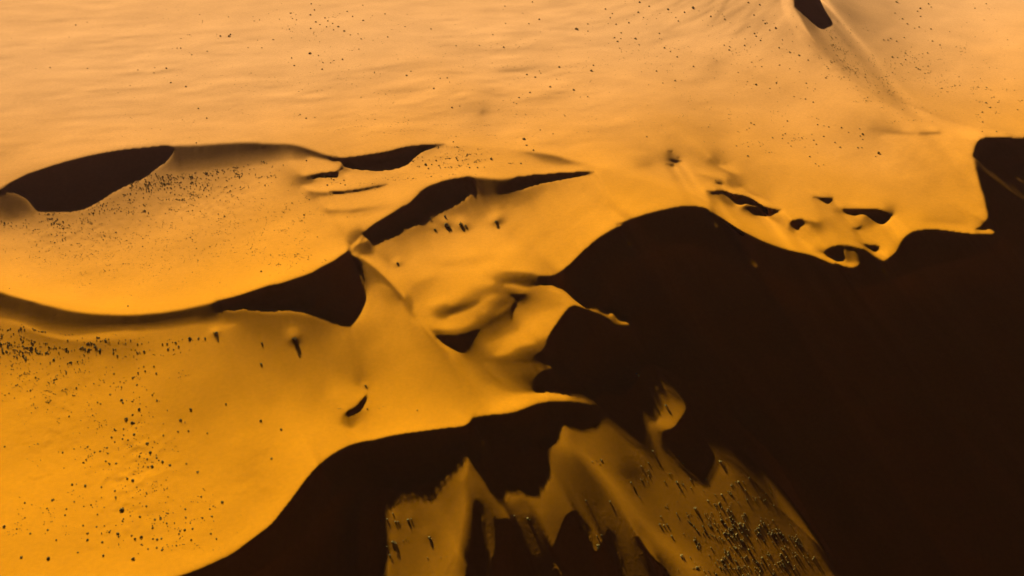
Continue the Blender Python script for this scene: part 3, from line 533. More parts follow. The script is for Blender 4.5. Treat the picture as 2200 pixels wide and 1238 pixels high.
# ---------------------------------------------------------------- small relief added on the solved dunes
def _hash(ix, iy, seed):
    h = (ix.astype(np.int64) * 374761393 + iy.astype(np.int64) * 668265263 + seed * 974634541) & 0xFFFFFFFF
    h = ((h ^ (h >> 13)) * 1274126177) & 0xFFFFFFFF
    return ((h ^ (h >> 16)) & 0xFFFFFF) / float(0x1000000)

def vnoise(x, y, seed):
    ix, iy = np.floor(x), np.floor(y); fx, fy = x - ix, y - iy
    u = fx * fx * fx * (fx * (fx * 6 - 15) + 10); v = fy * fy * fy * (fy * (fy * 6 - 15) + 10)
    a, b = _hash(ix, iy, seed), _hash(ix + 1, iy, seed); c, d = _hash(ix, iy + 1, seed), _hash(ix + 1, iy + 1, seed)
    return (a + (b - a) * u) * (1 - v) + (c + (d - c) * u) * v - 0.5

def blur(a, n):
    for _ in range(n):
        p = np.pad(a, 1, mode='edge'); a = (p[:-2, 1:-1] + p[2:, 1:-1] + p[1:-1, :-2] + p[1:-1, 2:] + 2 * a) / 6
    return a

GX, GY = unproject(PX, PY, Z)
lit_w = np.clip((blur((~DARK).astype(float), 24) - 0.55) / 0.45, 0, 1) * np.clip((blur(np.where(DARK, .45, TL), 6) - 0.2) / 0.2, 0, 1)
plain = np.clip((GY - 330) / 120, 0, 1)
cs, sn = math.cos(math.radians(-12)), math.sin(math.radians(-12))
rx, ry = GX * cs - GY * sn, GX * sn + GY * cs
wob = 5 * vnoise(GX / 40, GY / 40, 11)
und = 0.55 * vnoise(rx / 34, (ry + wob) / 13, 1) + 0.42 * vnoise(rx / 17, (ry + wob) / 7, 2) + 0.16 * vnoise(rx / 8, (ry + wob) / 3.6, 17) + 0.9 * vnoise(rx / 90, ry / 40, 3)
cs, sn = math.cos(math.radians(-52)), math.sin(math.radians(-52))
qx, qy = GX * cs - GY * sn, GX * sn + GY * cs
strm = 0.7 * vnoise(qx / 120, qy / 14, 4) + 0.35 * vnoise(qx / 60, qy / 6, 5)
right = np.clip((GX - 20) / 200, 0, 1)
patch = 0.25 + 1.3 * np.clip(vnoise(GX / 110, GY / 90, 12) + 0.5, 0, 1)
relief = plain * patch * (0.85 * und * (1 - 0.6 * right) + 0.85 * strm * (0.3 + 0.5 * right))
relief += (1 - plain) * (0.5 * vnoise(rx / 30, ry / 16, 6) + 1.0 * vnoise(qx / 60, qy / 26, 16) + 0.10 * vnoise(rx / 9, ry / 5, 7) + 0.3 * vnoise(qx / 40, qy / 7, 8)) * 0.45
relief += 0.02 * vnoise(GX / 2.4, GY / 1.7, 9) + 0.03 * vnoise(GX / 5.0, GY / 3.5, 10)
hum = np.zeros(Z.shape)
for hx, hy, hsx, hsy in ((330, 392, 70, 25), (180, 500, 130, 40), (440, 430, 130, 50), (80, 480, 70, 25), (40, 745, 70, 28), (120, 830, 110, 60), (250, 980, 130, 110), (1830, 140, 60, 45), (1980, 150, 120, 70), (950, 345, 60, 14), (330, 1110, 110, 60)):
    hum = np.maximum(hum, np.exp(-(((PX - hx) / hsx) ** 2 + ((PY - hy) / hsy) ** 2)))
relief += (0.25 + hum) * (0.24 * vnoise(GX / 2.6, GY / 2.6, 13) + 0.13 * vnoise(GX / 1.2, GY / 1.2, 14)) * np.clip(vnoise(GX / 17, GY / 17, 15) + .65, 0, 1)
relief *= 1 - 0.65 * np.clip((PX - 1550) / 100, 0, 1) * np.clip((330 - PY) / 60, 0, 1)
Z = Z + lit_w * relief
# fine grooves running down the half-lit slip faces
graze = blur(((TL < 0.22) & (~DARK) & (PY < 730)).astype(float), 2)
sx = GX * ACROSS[0] + GY * ACROSS[1]; sl = GX * LIGHT[0] + GY * LIGHT[1]
tilt = sx + 0.35 * sl
Z = Z + graze * (0.35 + 0.9 * np.clip(vnoise(GX / 14, GY / 14, 25) + .3, 0, 1)) * (0.035 * vnoise(tilt / 1.0, sl / 22, 21) + 0.02 * vnoise(tilt / 2.3, sl / 40, 22))
# flutes on the large shaded faces
def wide(a, k=8, n=20):
    """wide soft average of a lattice"""
    h, w = (a.shape[0] // k) * k, (a.shape[1] // k) * k
    c = blur(a[:h, :w].reshape(h // k, k, w // k, k).mean((1, 3)), n)
    yy = np.clip((np.arange(a.shape[0]) + .5) / k - .5, 0, c.shape[0] - 1.001); xx = np.clip((np.arange(a.shape[1]) + .5) / k - .5, 0, c.shape[1] - 1.001)
    i, j = yy.astype(int), xx.astype(int); f, g = (yy - i)[:, None], (xx - j)[None, :]
    t = c[i] * (1 - f) + c[i + 1] * f
    return t[:, j] * (1 - g) + t[:, j + 1] * g
dk = np.clip((wide(DARK.astype(float), 8, 40) - 0.86) / 0.14, 0, 1) ** 1.5
Z = Z - dk * (0.3 + 2.4 * (0.5 - vnoise((sx + 0.2 * sl) / 15, sl / 110, 23)) + 1.0 * (0.5 - vnoise((sx - 0.15 * sl) / 6.5, sl / 60, 24)))
Z = blur(Z, 3)            # take the lattice steps out of the crests
for soft in (60, 40, 24, 12, 5):
    Z = trim_shadows(PX, PY, Z, DARK, soft, np.clip((TL - 0.022) / 0.03, 0, 1))
Z = sink_shadows(PX, PY, Z, DARK)
GX, GY = unproject(PX, PY, Z)

def z_at(px, py):
    c = min(max((px - X0) / STEP, 0), Z.shape[1] - 1.001); r = min(max((py - Y0) / STEP, 0), Z.shape[0] - 1.001)
    i, j = int(r), int(c); fr, fc = r - i, c - j
    return (Z[i, j] * (1 - fc) + Z[i, j + 1] * fc) * (1 - fr) + (Z[i + 1, j] * (1 - fc) + Z[i + 1, j + 1] * fc) * fr

def spot(px, py):
    """ground point seen at a place of the photograph, and metres per pixel there"""
    z = z_at(px, py); x, y = unproject(px, py, z)
    d = y * math.cos(PITCH) - (z - CAM_H) * math.sin(PITCH)
    return float(x), float(y), float(z), d / FOCAL

# sand blown into mounds round the larger shrubs
MOUNDS = [(958, 478, 16, .9), (993, 481, 20, 1.1), (1066, 470, 20, 1.2), (934, 490, 11, .6), (854, 564, 13, .8), (631, 724, 18, .8), (786, 828, 10, .6), (462, 713, 14, .7),
          (882, 1112, 12, .15), (853, 1117, 12, .15), (845, 1162, 14, .2), (920, 1148, 16, .2), (1134, 1108, 14, .15)]
for mx, my, mr, mh in MOUNDS:
    x, y, z, s = spot(mx, my)
    X_, Y_ = GX - x, GY - y
    R_ = mr * s
    al = X_ * LIGHT[0] + Y_ * LIGHT[1]; ac = X_ * ACROSS[0] + Y_ * ACROSS[1]
    Z = Z + mh * R_ * 0.16 * np.exp(-((al / R_) ** 2 + (ac / (R_ * 0.8)) ** 2))

# ---------------------------------------------------------------- materials
def mat(name):
    m = bpy.data.materials.new(name); m.use_nodes = True
    n = m.node_tree.nodes; b = n['Principled BSDF']
    b.inputs['Roughness'].default_value = 1.0; b.inputs['Specular IOR Level'].default_value = 0.0
    return m, n, m.node_tree.links, b

def sand_material():
    m, n, l, b = mat('sand')
    geo = n.new('ShaderNodeNewGeometry'); sep = n.new('ShaderNodeSeparateXYZ'); l.new(geo.outputs['Position'], sep.inputs[0])
    def noise(scale, det, vec=None):
        t = n.new('ShaderNodeTexNoise'); t.inputs['Scale'].default_value = scale; t.inputs['Detail'].default_value = det
        l.new(vec or geo.outputs['Position'], t.inputs['Vector']); return t
    # orange dune sand gives way to paler plain sand beyond, sunward haze painted in
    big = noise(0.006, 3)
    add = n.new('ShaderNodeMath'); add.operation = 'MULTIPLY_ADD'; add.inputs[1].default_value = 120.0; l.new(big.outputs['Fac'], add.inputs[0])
    sk = n.new('ShaderNodeMath'); sk.operation = 'MULTIPLY_ADD'; sk.inputs[1].default_value = -0.22; l.new(sep.outputs['X'], sk.inputs[0]); l.new(sep.outputs['Y'], sk.inputs[2]); l.new(sk.outputs[0], add.inputs[2])  # paler towards the left: haze and sun glare put into the sand colour
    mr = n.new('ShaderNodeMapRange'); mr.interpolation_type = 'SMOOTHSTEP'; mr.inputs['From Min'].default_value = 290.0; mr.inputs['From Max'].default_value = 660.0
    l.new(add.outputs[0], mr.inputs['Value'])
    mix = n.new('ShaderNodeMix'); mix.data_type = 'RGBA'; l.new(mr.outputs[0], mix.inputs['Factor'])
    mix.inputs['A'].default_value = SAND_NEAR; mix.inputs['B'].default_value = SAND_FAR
    # patchy colour and grain
    pat = noise(0.035, 6); gr = noise(0.7, 5)
    v1 = n.new('ShaderNodeMapRange'); v1.inputs['From Min'].default_value = .3; v1.inputs['From Max'].default_value = .7; v1.inputs['To Min'].default_value = .93; v1.inputs['To Max'].default_value = 1.07; l.new(pat.outputs['Fac'], v1.inputs['Value'])
    v2 = n.new('ShaderNodeMapRange'); v2.inputs['From Min'].default_value = .3; v2.inputs['From Max'].default_value = .7; v2.inputs['To Min'].default_value = .95; v2.inputs['To Max'].default_value = 1.05; l.new(gr.outputs['Fac'], v2.inputs['Value'])
    mu = n.new('ShaderNodeMath'); mu.operation = 'MULTIPLY'; l.new(v1.outputs[0], mu.inputs[0]); l.new(v2.outputs[0], mu.inputs[1])
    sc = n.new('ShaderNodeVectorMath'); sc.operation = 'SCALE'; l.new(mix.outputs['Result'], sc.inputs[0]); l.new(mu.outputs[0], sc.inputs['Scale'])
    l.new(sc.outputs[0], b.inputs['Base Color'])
    # wind-blown roughness too fine to model
    bn = noise(0.9, 5)
    bp = n.new('ShaderNodeBump'); bp.inputs['Strength'].default_value = 0.25; bp.inputs['Distance'].default_value = 0.12
    l.new(bn.outputs['Fac'], bp.inputs['Height']); l.new(bp.outputs[0], b.inputs['Normal'])
    return m

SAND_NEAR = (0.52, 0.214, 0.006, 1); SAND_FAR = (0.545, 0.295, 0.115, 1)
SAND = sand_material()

# ---------------------------------------------------------------- the dunes as meshes, split along their crests
NY, NX = Z.shape
GX, GY = unproject(PX, PY, Z)
V = np.stack([GX, GY, Z], 2).reshape(-1, 3)
reg = np.zeros((NY, NX), np.uint8)
def region(poly, k):
    m = np.zeros((NY, NX), bool); fill(m, poly, True, STEP); reg[m] = k
UPPER = P(1, -300, 520, -150, 445, 0, 368, 150, 290, 300, 235, 450, 190, 600, 155, 750, 128, 900, 112, 1080, 100, 1300, 92, 1450, 82, 1600, 80, 1750, 85, 1850, 90, 1950, 115, 2050, 150) + P(2, 380, 172, 450, 170, 560, 155, 680, 135, 780, 110, 860, 97, 960, 92, 1060, 95, 1180, 95, 1300, 104, 1420, 117, 1530, 128, 1650, 142, 1750, 158, 1850, 185, 2000, 228, 2130, 270)
LONG = P(2, 2130, 275, 2000, 267, 1900, 265, 1800, 268, 1700, 277, 1600, 285, 1500, 298, 1400, 308, 1300, 303, 1220, 297, 1150, 300, 1070, 313, 1000, 335, 950, 355, 900, 385, 860, 430, 820, 465, 770, 490, 700, 535, 640, 570, 580, 610, 530, 655, 490, 695, 440, 757)
LOWER = P(2, 440, 757, 400, 790, 340, 830, 280, 860, 200, 905, 100, 940, 0, 972) + P(1, 1700, 985, 1500, 1050, 1300, 1100, 1100, 1140, 900, 1160, 750, 1163, 600, 1158, 450, 1140, 300, 1110, 150, 1070, 0, 1022, -300, 900)
RIDGE = P(2, 455, 790, 530, 815, 600, 865, 660, 920, 710, 975, 760, 1030, 790, 1070) + P(5, 478, 50, 510, 112, 560, 155, 620, 215, 660, 265, 700, 312, 750, 400, 790, 475, 815, 560, 832, 640, 866, 700)
region(UPPER + LONG[1:] + LOWER[1:] + [(-310, 590), (-310, 450)], 1)                                   # bowl
region(LONG + RIDGE[1:] + [(1300, 850), (1300, 470)] + P(10, 893, 935, 850, 850, 760, 790, 650, 745, 520, 695, 420, 655, 300, 615, 150, 570, 0, 530), 2)   # middle dune
region(LOWER + [(-310, 590), (-310, 1500), (300, 1500), (1014, 895)] + RIDGE[::-1][1:], 3)              # left dune
region(BIG, 4)                                                                                        # shaded face
region(BASIN, 5)

idx = np.arange(NY * NX).reshape(NY, NX)
quads = np.stack([idx[:-1, :-1], idx[1:, :-1], idx[1:, 1:], idx[:-1, 1:]], 2).reshape(-1, 4)
qreg = reg[:-1, :-1].reshape(-1)
# one smooth normal field for all pieces, so that the seams do not show
G3 = V.reshape(NY, NX, 3)
du = np.gradient(G3, axis=1); dv = np.gradient(G3, axis=0)
N = np.cross(dv, du); N /= np.linalg.norm(N, axis=2)[:, :, None] + 1e-12
N *= np.where(N[:, :, 2:3] < 0, -1, 1)
N = N.reshape(-1, 3)

# skirt of open desert from the traced area out to the horizon
border = np.r_[idx[0, :-1], idx[:-1, -1], idx[-1, :0:-1], idx[:0:-1, 0]][::4]
cen = np.array([0.0, 420.0])
rings = [V[border]]
for k, dist in enumerate((60, 200, 600, 2500, 6000, 12000)):
    d = V[border][:, :2] - cen; d /= np.linalg.norm(d, axis=1)[:, None]
    xy = V[border][:, :2] + d * dist
    f = (1, .8, .45, .15, 0, 0)[k]
    zz = V[border][:, 2] * f + (1 - f) * 5.0 + (0, .5, 3, 6, 10, 10)[k] * np.array([vnoise(np.array([a[0] / (dist + 40)]), np.array([a[1] / (dist + 40)]), 40)[0] for a in xy])
    rings.append(np.c_[xy, zz])

def terrain(name, q, extra_v=None, extra_q=None):
    used, inv = np.unique(q, return_inverse=True)
    v = V[used]; f = inv.reshape(-1, 4); nrm = N[used]
    if extra_v is not None:
        off = len(v); v = np.r_[v, extra_v]; nrm = np.r_[nrm, np.tile([[0, 0, 1.0]], (len(extra_v), 1))]
        f = np.r_[f, extra_q + off]
    me = bpy.data.meshes.new(name)
    me.vertices.add(len(v)); me.vertices.foreach_set('co', v.astype(np.float32).ravel())
    me.loops.add(f.size); me.loops.foreach_set('vertex_index', f.astype(np.int32).ravel())
    me.polygons.add(len(f)); me.polygons.foreach_set('loop_start', np.arange(0, f.size, 4, dtype=np.int32))
    me.update(calc_edges=True)
    me.polygons.foreach_set('use_smooth', np.ones(len(f), bool))
    if extra_v is None:
        me.normals_split_custom_set_from_vertices(nrm.astype(np.float32))
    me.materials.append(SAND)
    o = bpy.data.objects.new(name, me); COL.objects.link(o); o['kind'] = 'structure'
    return o

TERRAIN = []
for k, (name, label) in enumerate([
        ('sand_plain', 'pale rolling sand plain dotted with shrubs behind the dune crests'),
        ('dune_bowl', 'wide bowl-shaped sand hollow inside the curved crest at the left'),
        ('middle_dune', 'orange dune with rippled folds between the bowl and the dark slope'),
        ('shrub_covered_dune', 'broad orange dune slope with many small dark shrubs at the lower left'),
        ('shaded_dune_face', 'huge dark slip face in shadow at the lower right with dim fluted ribs'),
        ('far_dune_basin', 'distant sand basin with shrubs beyond the long crest at the top right')]):
    o = terrain(name, quads[qreg == k]); o['label'] = label; TERRAIN.append(o)
nb = len(border); sv = np.concatenate(rings)
sq = [(a * nb + i, a * nb + (i + 1) % nb, (a + 1) * nb + (i + 1) % nb, (a + 1) * nb + i) for a in range(len(rings) - 1) for i in range(nb)]
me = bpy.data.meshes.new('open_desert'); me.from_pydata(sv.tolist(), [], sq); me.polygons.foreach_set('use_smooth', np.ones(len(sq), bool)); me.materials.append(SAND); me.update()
o = bpy.data.objects.new('open_desert', me); COL.objects.link(o); o['kind'] = 'structure'; o['label'] = 'open sand desert running out to the horizon'

# ---------------------------------------------------------------- dusty air
def haze():
    zb, zt = -120.0, 235.0; w = 14000.0
    bm = bmesh.new()
    bmesh.ops.create_cube(bm, size=1.0)
    for v in bm.verts:
        v.co = Vector((v.co.x * 2 * w, v.co.y * 2 * w + 420, zb if v.co.z < 0 else zt))
    me = bpy.data.meshes.new('haze'); bm.to_mesh(me); bm.free()
    m = bpy.data.materials.new('haze'); m.use_nodes = True; n = m.node_tree.nodes; n.clear()
    pv = n.new('ShaderNodeVolumePrincipled'); pv.inputs['Density'].default_value = HAZE; pv.inputs['Color'].default_value = (1.0, 0.47, 0.38, 1); pv.inputs['Anisotropy'].default_value = 0.3
    out = n.new('ShaderNodeOutputMaterial'); m.node_tree.links.new(pv.outputs[0], out.inputs['Volume'])
    me.materials.append(m)
    o = bpy.data.objects.new('haze', me); COL.objects.link(o); o['kind'] = 'stuff'; o['label'] = 'thin warm dust haze in the air over the dunes'
HAZE = 0.000032
haze()
# ---------------------------------------------------------------- shrubs
def plant_material(name, c0, c1):
    m, n, l, b = mat(name)
    oi = n.new('ShaderNodeObjectInfo'); geo = n.new('ShaderNodeNewGeometry')
    t = n.new('ShaderNodeTexNoise'); t.inputs['Scale'].default_value = 1.7; l.new(geo.outputs['Position'], t.inputs['Vector'])
    ad = n.new('ShaderNodeMath'); ad.operation = 'MULTIPLY_ADD'; ad.inputs[1].default_value = 0.5; l.new(oi.outputs['Random'], ad.inputs[0]); l.new(t.outputs['Fac'], ad.inputs[2])
    r = n.new('ShaderNodeMapRange'); r.inputs['From Min'].default_value = .35; r.inputs['From Max'].default_value = 1.1; l.new(ad.outputs[0], r.inputs['Value'])
    mix = n.new('ShaderNodeMix'); mix.data_type = 'RGBA'; mix.inputs['A'].default_value = c0; mix.inputs['B'].default_value = c1
    l.new(r.outputs[0], mix.inputs['Factor']); l.new(mix.outputs['Result'], b.inputs['Base Color'])
    return m
LEAF = plant_material('dry_foliage', (0.13, 0.105, 0.028, 1), (0.42, 0.335, 0.095, 1))

def shrub_mesh(name, seed, kind):
    """a unit shrub: twigs from the root and small leaf clumps spread through an uneven dome"""
    rnd = random.Random(seed); vs_, fs = [], []
    def quad(c, u, v):
        k = len(vs_)
        vs_.extend([tuple(c - u - v * .6), tuple(c + u * .7 - v), tuple(c + u + v * .6), tuple(c - u * .7 + v)]); fs.append((k, k + 1, k + 2, k + 3))
    lobes = [(rnd.uniform(-.5, .5), rnd.uniform(-.5, .5), rnd.uniform(.45, .8)) for _ in range(4)] + [(0, 0, .9)]
    if kind == 'bush':
        for i in range(84):
            lx, ly, lr = lobes[i % 5]
            a = rnd.uniform(0, 2 * math.pi); e = math.asin(rnd.uniform(-.1, 1)); q = lr * rnd.uniform(.45, 1) ** .6
            d = Vector((math.cos(a) * math.cos(e), math.sin(a) * math.cos(e), math.sin(e)))
            c = Vector((lx, ly, .12)) + Vector((d.x * q, d.y * q, d.z * q * 1.05))
            nrm = (d + Vector((rnd.gauss(0, .5), rnd.gauss(0, .5), rnd.gauss(.2, .5)))).normalized()
            u = nrm.orthogonal().normalized(); u.rotate(Matrix.Rotation(rnd.uniform(0, 6.28), 3, nrm)); v = nrm.cross(u)
            s = rnd.uniform(.13, .24)
            quad(c, u * s, v * s * rnd.uniform(.6, 1))
        for i in range(7):
            a = rnd.uniform(0, 6.28); r_ = rnd.uniform(.3, .8); tip = Vector((math.cos(a) * r_, math.sin(a) * r_, rnd.uniform(.5, .95)))
            sd = Vector((-math.sin(a), math.cos(a), 0)) * .03; k = len(vs_)
            vs_.extend([tuple(sd + Vector((0, 0, -.15))), tuple(-sd + Vector((0, 0, -.15))), tuple(tip)]); fs.append((k, k + 1, k + 2))
    else:                                      # a grass tussock of arching blades
        for i in range(64):
            a = rnd.uniform(0, 6.28); ln = rnd.uniform(.7, 1.15); lean = rnd.uniform(.1, 1.15); w = rnd.uniform(.06, .12)
            d = Vector((math.cos(a), math.sin(a), 0)); sd = Vector((-d.y, d.x, 0)) * w
            b0 = d * rnd.uniform(0, .3) + Vector((0, 0, -.1)); mid = b0 + d * math.sin(lean) * ln * .5 + Vector((0, 0, math.cos(lean * .7) * ln * .65)); tip = mid + d * math.sin(lean) * ln * .5 + Vector((0, 0, math.cos(lean) * ln * .3))
            k = len(vs_); vs_.extend([tuple(b0 - sd), tuple(b0 + sd), tuple(mid + sd), tuple(mid - sd), tuple(tip)])
            fs.append((k, k + 1, k + 2, k + 3)); fs.append((k + 3, k + 2, k + 4))
    me = bpy.data.meshes.new(name); me.from_pydata(vs_, [], fs); me.materials.append(LEAF); me.update()
    return me
BUSH = [shrub_mesh('shrub', 100 + i, 'bush') for i in range(7)]
TUSS = [shrub_mesh('grass_tussock', 200 + i, 'tussock') for i in range(4)]

# crop number, then x, y, half width of every shrub one can make out
SHRUBS = {
 15: (447,147,5, 297,399,4, 517,404,3, 515,131,3, 984,402,5, 1010,487,5, 1100,510,5, 1134,322,4, 1225,302,5, 1070,227,4, 1302,212,5, 1281,202,3, 1353,212,7, 1362,203,5, 1197,124,3, 1180,86,3, 1068,284,4, 1047,284,3, 815,413,4, 915,400,3, 910,430,3, 1172,640,4, 1222,697,4, 1160,843,4, 1547,282,4, 1613,234,4, 1717,76,6, 1839,22,5, 1858,58,5, 1833,87,6, 1865,128,6, 1920,105,5, 1937,123,5, 1836,167,5, 1890,145,4, 1929,158,5, 1965,138,4, 1999,156,8, 1971,176,4, 2036,182,6, 2070,206,4, 2115,200,4, 2143,31,4, 2146,120,5, 2051,67,4, 2083,97,4, 1830,313,9, 1724,342,5, 1738,386,5, 1903,408,6, 2024,350,6, 1882,328,4, 1910,370,4, 1953,371,4, 2120,290,4, 1808,698,5, 1773,677,4, 1860,694,3, 1710,172,4, 1752,117,4, 1651,114,3, 1522,237,3, 1466,281,3, 1350,100,3),
 16: (350,82,4, 365,218,5, 426,349,3, 468,157,4, 622,171,4, 477,444,6, 503,421,4, 638,521,6, 676,462,4, 717,460,4, 745,634,5, 792,627,3, 770,270,4, 907,268,4, 987,204,4, 1050,278,5, 1062,138,4, 1200,140,4, 1261,114,5, 1058,36,4, 1220,12,4, 1482,170,9, 1548,141,5, 1548,184,4, 1652,52,5, 1680,104,5, 1692,80,4, 1714,142,6, 1744,193,5, 1705,222,5, 1722,243,6, 1743,228,4, 1830,227,6, 1790,134,5, 1845,72,6, 1852,12,5, 1910,36,5, 2021,54,7, 2118,71,5, 2082,123,5, 2170,43,9, 2067,103,4, 1970,197,4, 2000,282,5, 2075,335,5, 2063,476,6, 1991,490,4, 1952,419,5, 2171,391,5, 1380,394,7, 1580,385,6, 1567,416,9, 1187,440,6, 1235,454,6, 1270,432,4, 1325,512,6, 1464,529,6, 1205,545,6, 1142,576,5, 1110,604,4, 1127,612,4, 1547,571,5, 1412,684,4, 1267,767,4, 1168,820,9, 1186,856,6, 1225,885,6, 1343,790,4, 753,838,4, 1896,807,4, 1850,263,4),
 8: (84,109,5, 179,127,6, 337,15,7, 415,30,6, 348,179,5, 378,224,6, 391,243,5, 420,272,5, 482,202,4, 521,187,7, 450,157,5, 436,136,4, 375,100,4, 316,262,4, 313,306,5, 208,335,7, 211,314,5, 175,305,4, 545,320,5, 618,350,6, 681,369,7, 741,404,6, 550,438,6, 428,449,5, 361,419,4, 683,484,4, 391,569,7, 528,557,6, 483,596,4, 726,559,7, 738,592,4, 788,600,4, 779,613,4, 862,524,6, 868,448,4, 876,462,4, 722,666,6, 774,688,4, 646,650,4, 207,773,4, 600,815,6, 805,840,5, 848,848,4, 879,854,6, 966,860,5, 1088,867,4, 1110,903,6, 1092,916,4, 1110,940,4, 846,918,6, 923,960,6, 957,992,7, 795,972,6, 720,993,4, 501,929,5, 570,910,5, 587,902,5, 567,934,5, 632,950,4, 645,932,4, 606,965,4, 626,986,4, 333,1051,7, 1215,1030,9, 1197,1056,4, 1077,995,5, 1104,996,4, 752,1056,5, 790,1105,4, 813,1120,4, 846,1112,4, 378,840,6, 355,830,5, 345,865,4, 328,876,4,
     1340,12,9, 1552,25,7, 1498,55,7, 1478,75,6, 1572,47,5, 1942,25,5, 1867,55,5, 1500,110,6, 1328,88,5, 1410,160,6, 1490,182,5, 1568,195,6, 1378,127,5, 1460,190,4, 1297,257,6, 1250,268,6, 1280,270,5, 1338,278,5, 1390,253,5, 1580,277,6, 1307,382,7, 1345,387,6, 1395,357,6, 1545,356,6, 1398,402,5, 1470,455,6, 1485,465,5, 1530,495,4, 1550,445,5, 1310,490,4, 1940,693,7, 1917,757,6, 2155,740,5, 1918,823,5, 2013,888,5, 2020,690,4, 1995,655,4, 2030,680,4, 1917,887,4),
 4: (958,155,9, 844,178,6, 882,178,5, 912,178,5, 780,198,5, 794,214,5, 745,202,5, 722,204,4, 748,226,5, 773,228,4, 640,236,5, 612,203,4, 610,240,4, 365,218,6, 425,215,7, 445,230,6, 505,243,4, 522,255,4, 1308,180,10, 1160,291,5, 1165,200,4, 970,190,4, 295,328,4, 240,375,5, 160,352,4, 88,345,4, 685,303,4, 696,333,5, 645,325,4, 640,303,4, 590,352,5, 506,335,4, 610,385,4, 541,395,4, 490,427,4, 541,452,6, 545,463,6, 433,463,4, 447,470,4, 620,492,7, 588,518,5, 562,536,7, 588,553,6, 597,605,6, 606,577,4, 549,581,4, 655,646,6, 678,430,4, 698,455,4, 847,492,6, 803,542,7, 837,590,4, 790,593,4, 921,600,4, 1160,545,5, 1250,582,6, 1005,471,4, 1206,713,5, 828,736,4, 878,771,6, 754,741,6, 720,727,6, 697,707,5, 675,746,7, 670,685,7, 655,715,4, 657,750,4, 620,702,4, 495,618,5, 510,640,4, 476,665,4, 445,680,4, 420,685,4, 390,660,4, 515,735,5, 488,737,4, 470,725,4, 480,690,4, 590,810,7, 565,803,5, 450,840,4, 380,832,6, 320,828,5, 234,895,6, 330,905,4, 210,935,4, 290,965,5, 296,938,4, 540,937,10, 433,962,4, 515,885,5, 510,857,4, 622,970,6, 580,967,4, 650,925,4, 545,990,4, 688,983,5, 716,980,4, 740,1000,5, 800,1035,5, 825,975,4, 847,1000,4, 855,1025,5, 823,937,4, 895,882,4, 988,907,6, 900,977,4, 937,1048,4, 962,1070,5, 850,1075,4, 795,1048,4, 820,1030,5, 523,1047,8, 527,1060,4, 390,1045,5, 430,1015,4, 370,1010,4, 390,1075,5, 455,1085,5, 485,1040,4, 600,1070,6, 627,1062,6, 585,1055,4, 630,1095,4, 658,1115,4, 680,1070,4, 700,1072,5, 716,1068,5, 720,1118,5, 697,1110,4, 678,1020,5, 785,1100,4, 215,1153,9, 97,1150,6, 591,1158,8, 458,1145,5, 345,1130,4, 20,1015,6, 250,1075,4, 212,1030,4, 135,1047,4, 110,910,4, 20,660,4, 170,647,4, 278,686,4),
 2: (955,555,6, 1050,542,9, 1058,598,15, 1075,610,11, 985,628,9, 1150,590,12, 1180,602,10, 1375,578,12, 748,838,9, 290,290,7, 330,305,5, 305,345,7, 418,343,6, 345,312,5, 408,315,6, 388,335,4, 1345,178,9, 1530,208,5, 1010,222,6, 1205,234,5, 1255,235,5, 925,215,8, 945,240,6, 965,215,5, 1130,190,5, 1190,150,5),
 1: (1925,535,5, 1653,892,6, 1215,290,7, 915,508,10, 1165,368,6, 810,1112,5, 1940,190,5),
 5: (235,515,8, 245,655,5, 540,663,4, 1835,447,7, 1848,458,6, 2008,632,8),
 13: (105,275,7, 50,325,9, 125,350,10, 155,350,10, 250,328,11, 278,326,10, 105,540,17, 130,555,12, 45,585,10, 75,665,13, 445,500,17, 462,512,12, 1250,295,9, 1385,318,15, 1395,335,11, 1930,150,10, 2040,570,18, 2045,600,14, 2080,480,9, 2035,490,8, 2155,160,9),
 7: (275,508,7, 250,577,5, 208,597,5, 668,565,9, 773,688,9, 815,736,6, 822,790,6, 415,687,8, 520,838,9, 315,932,7, 340,938,7, 358,934,7, 385,1000,6, 443,1115,10, 322,888,5, 778,928,10, 832,1080,8, 912,1125,8, 972,912,5, 905,915,5, 148,690,6, 200,775,5, 497,675,5, 496,720,5, 452,702,5, 430,540,5, 452,580,5, 837,665,5, 597,795,5, 668,885,5, 565,945,6, 515,945,6, 530,965,5, 610,945,5)}

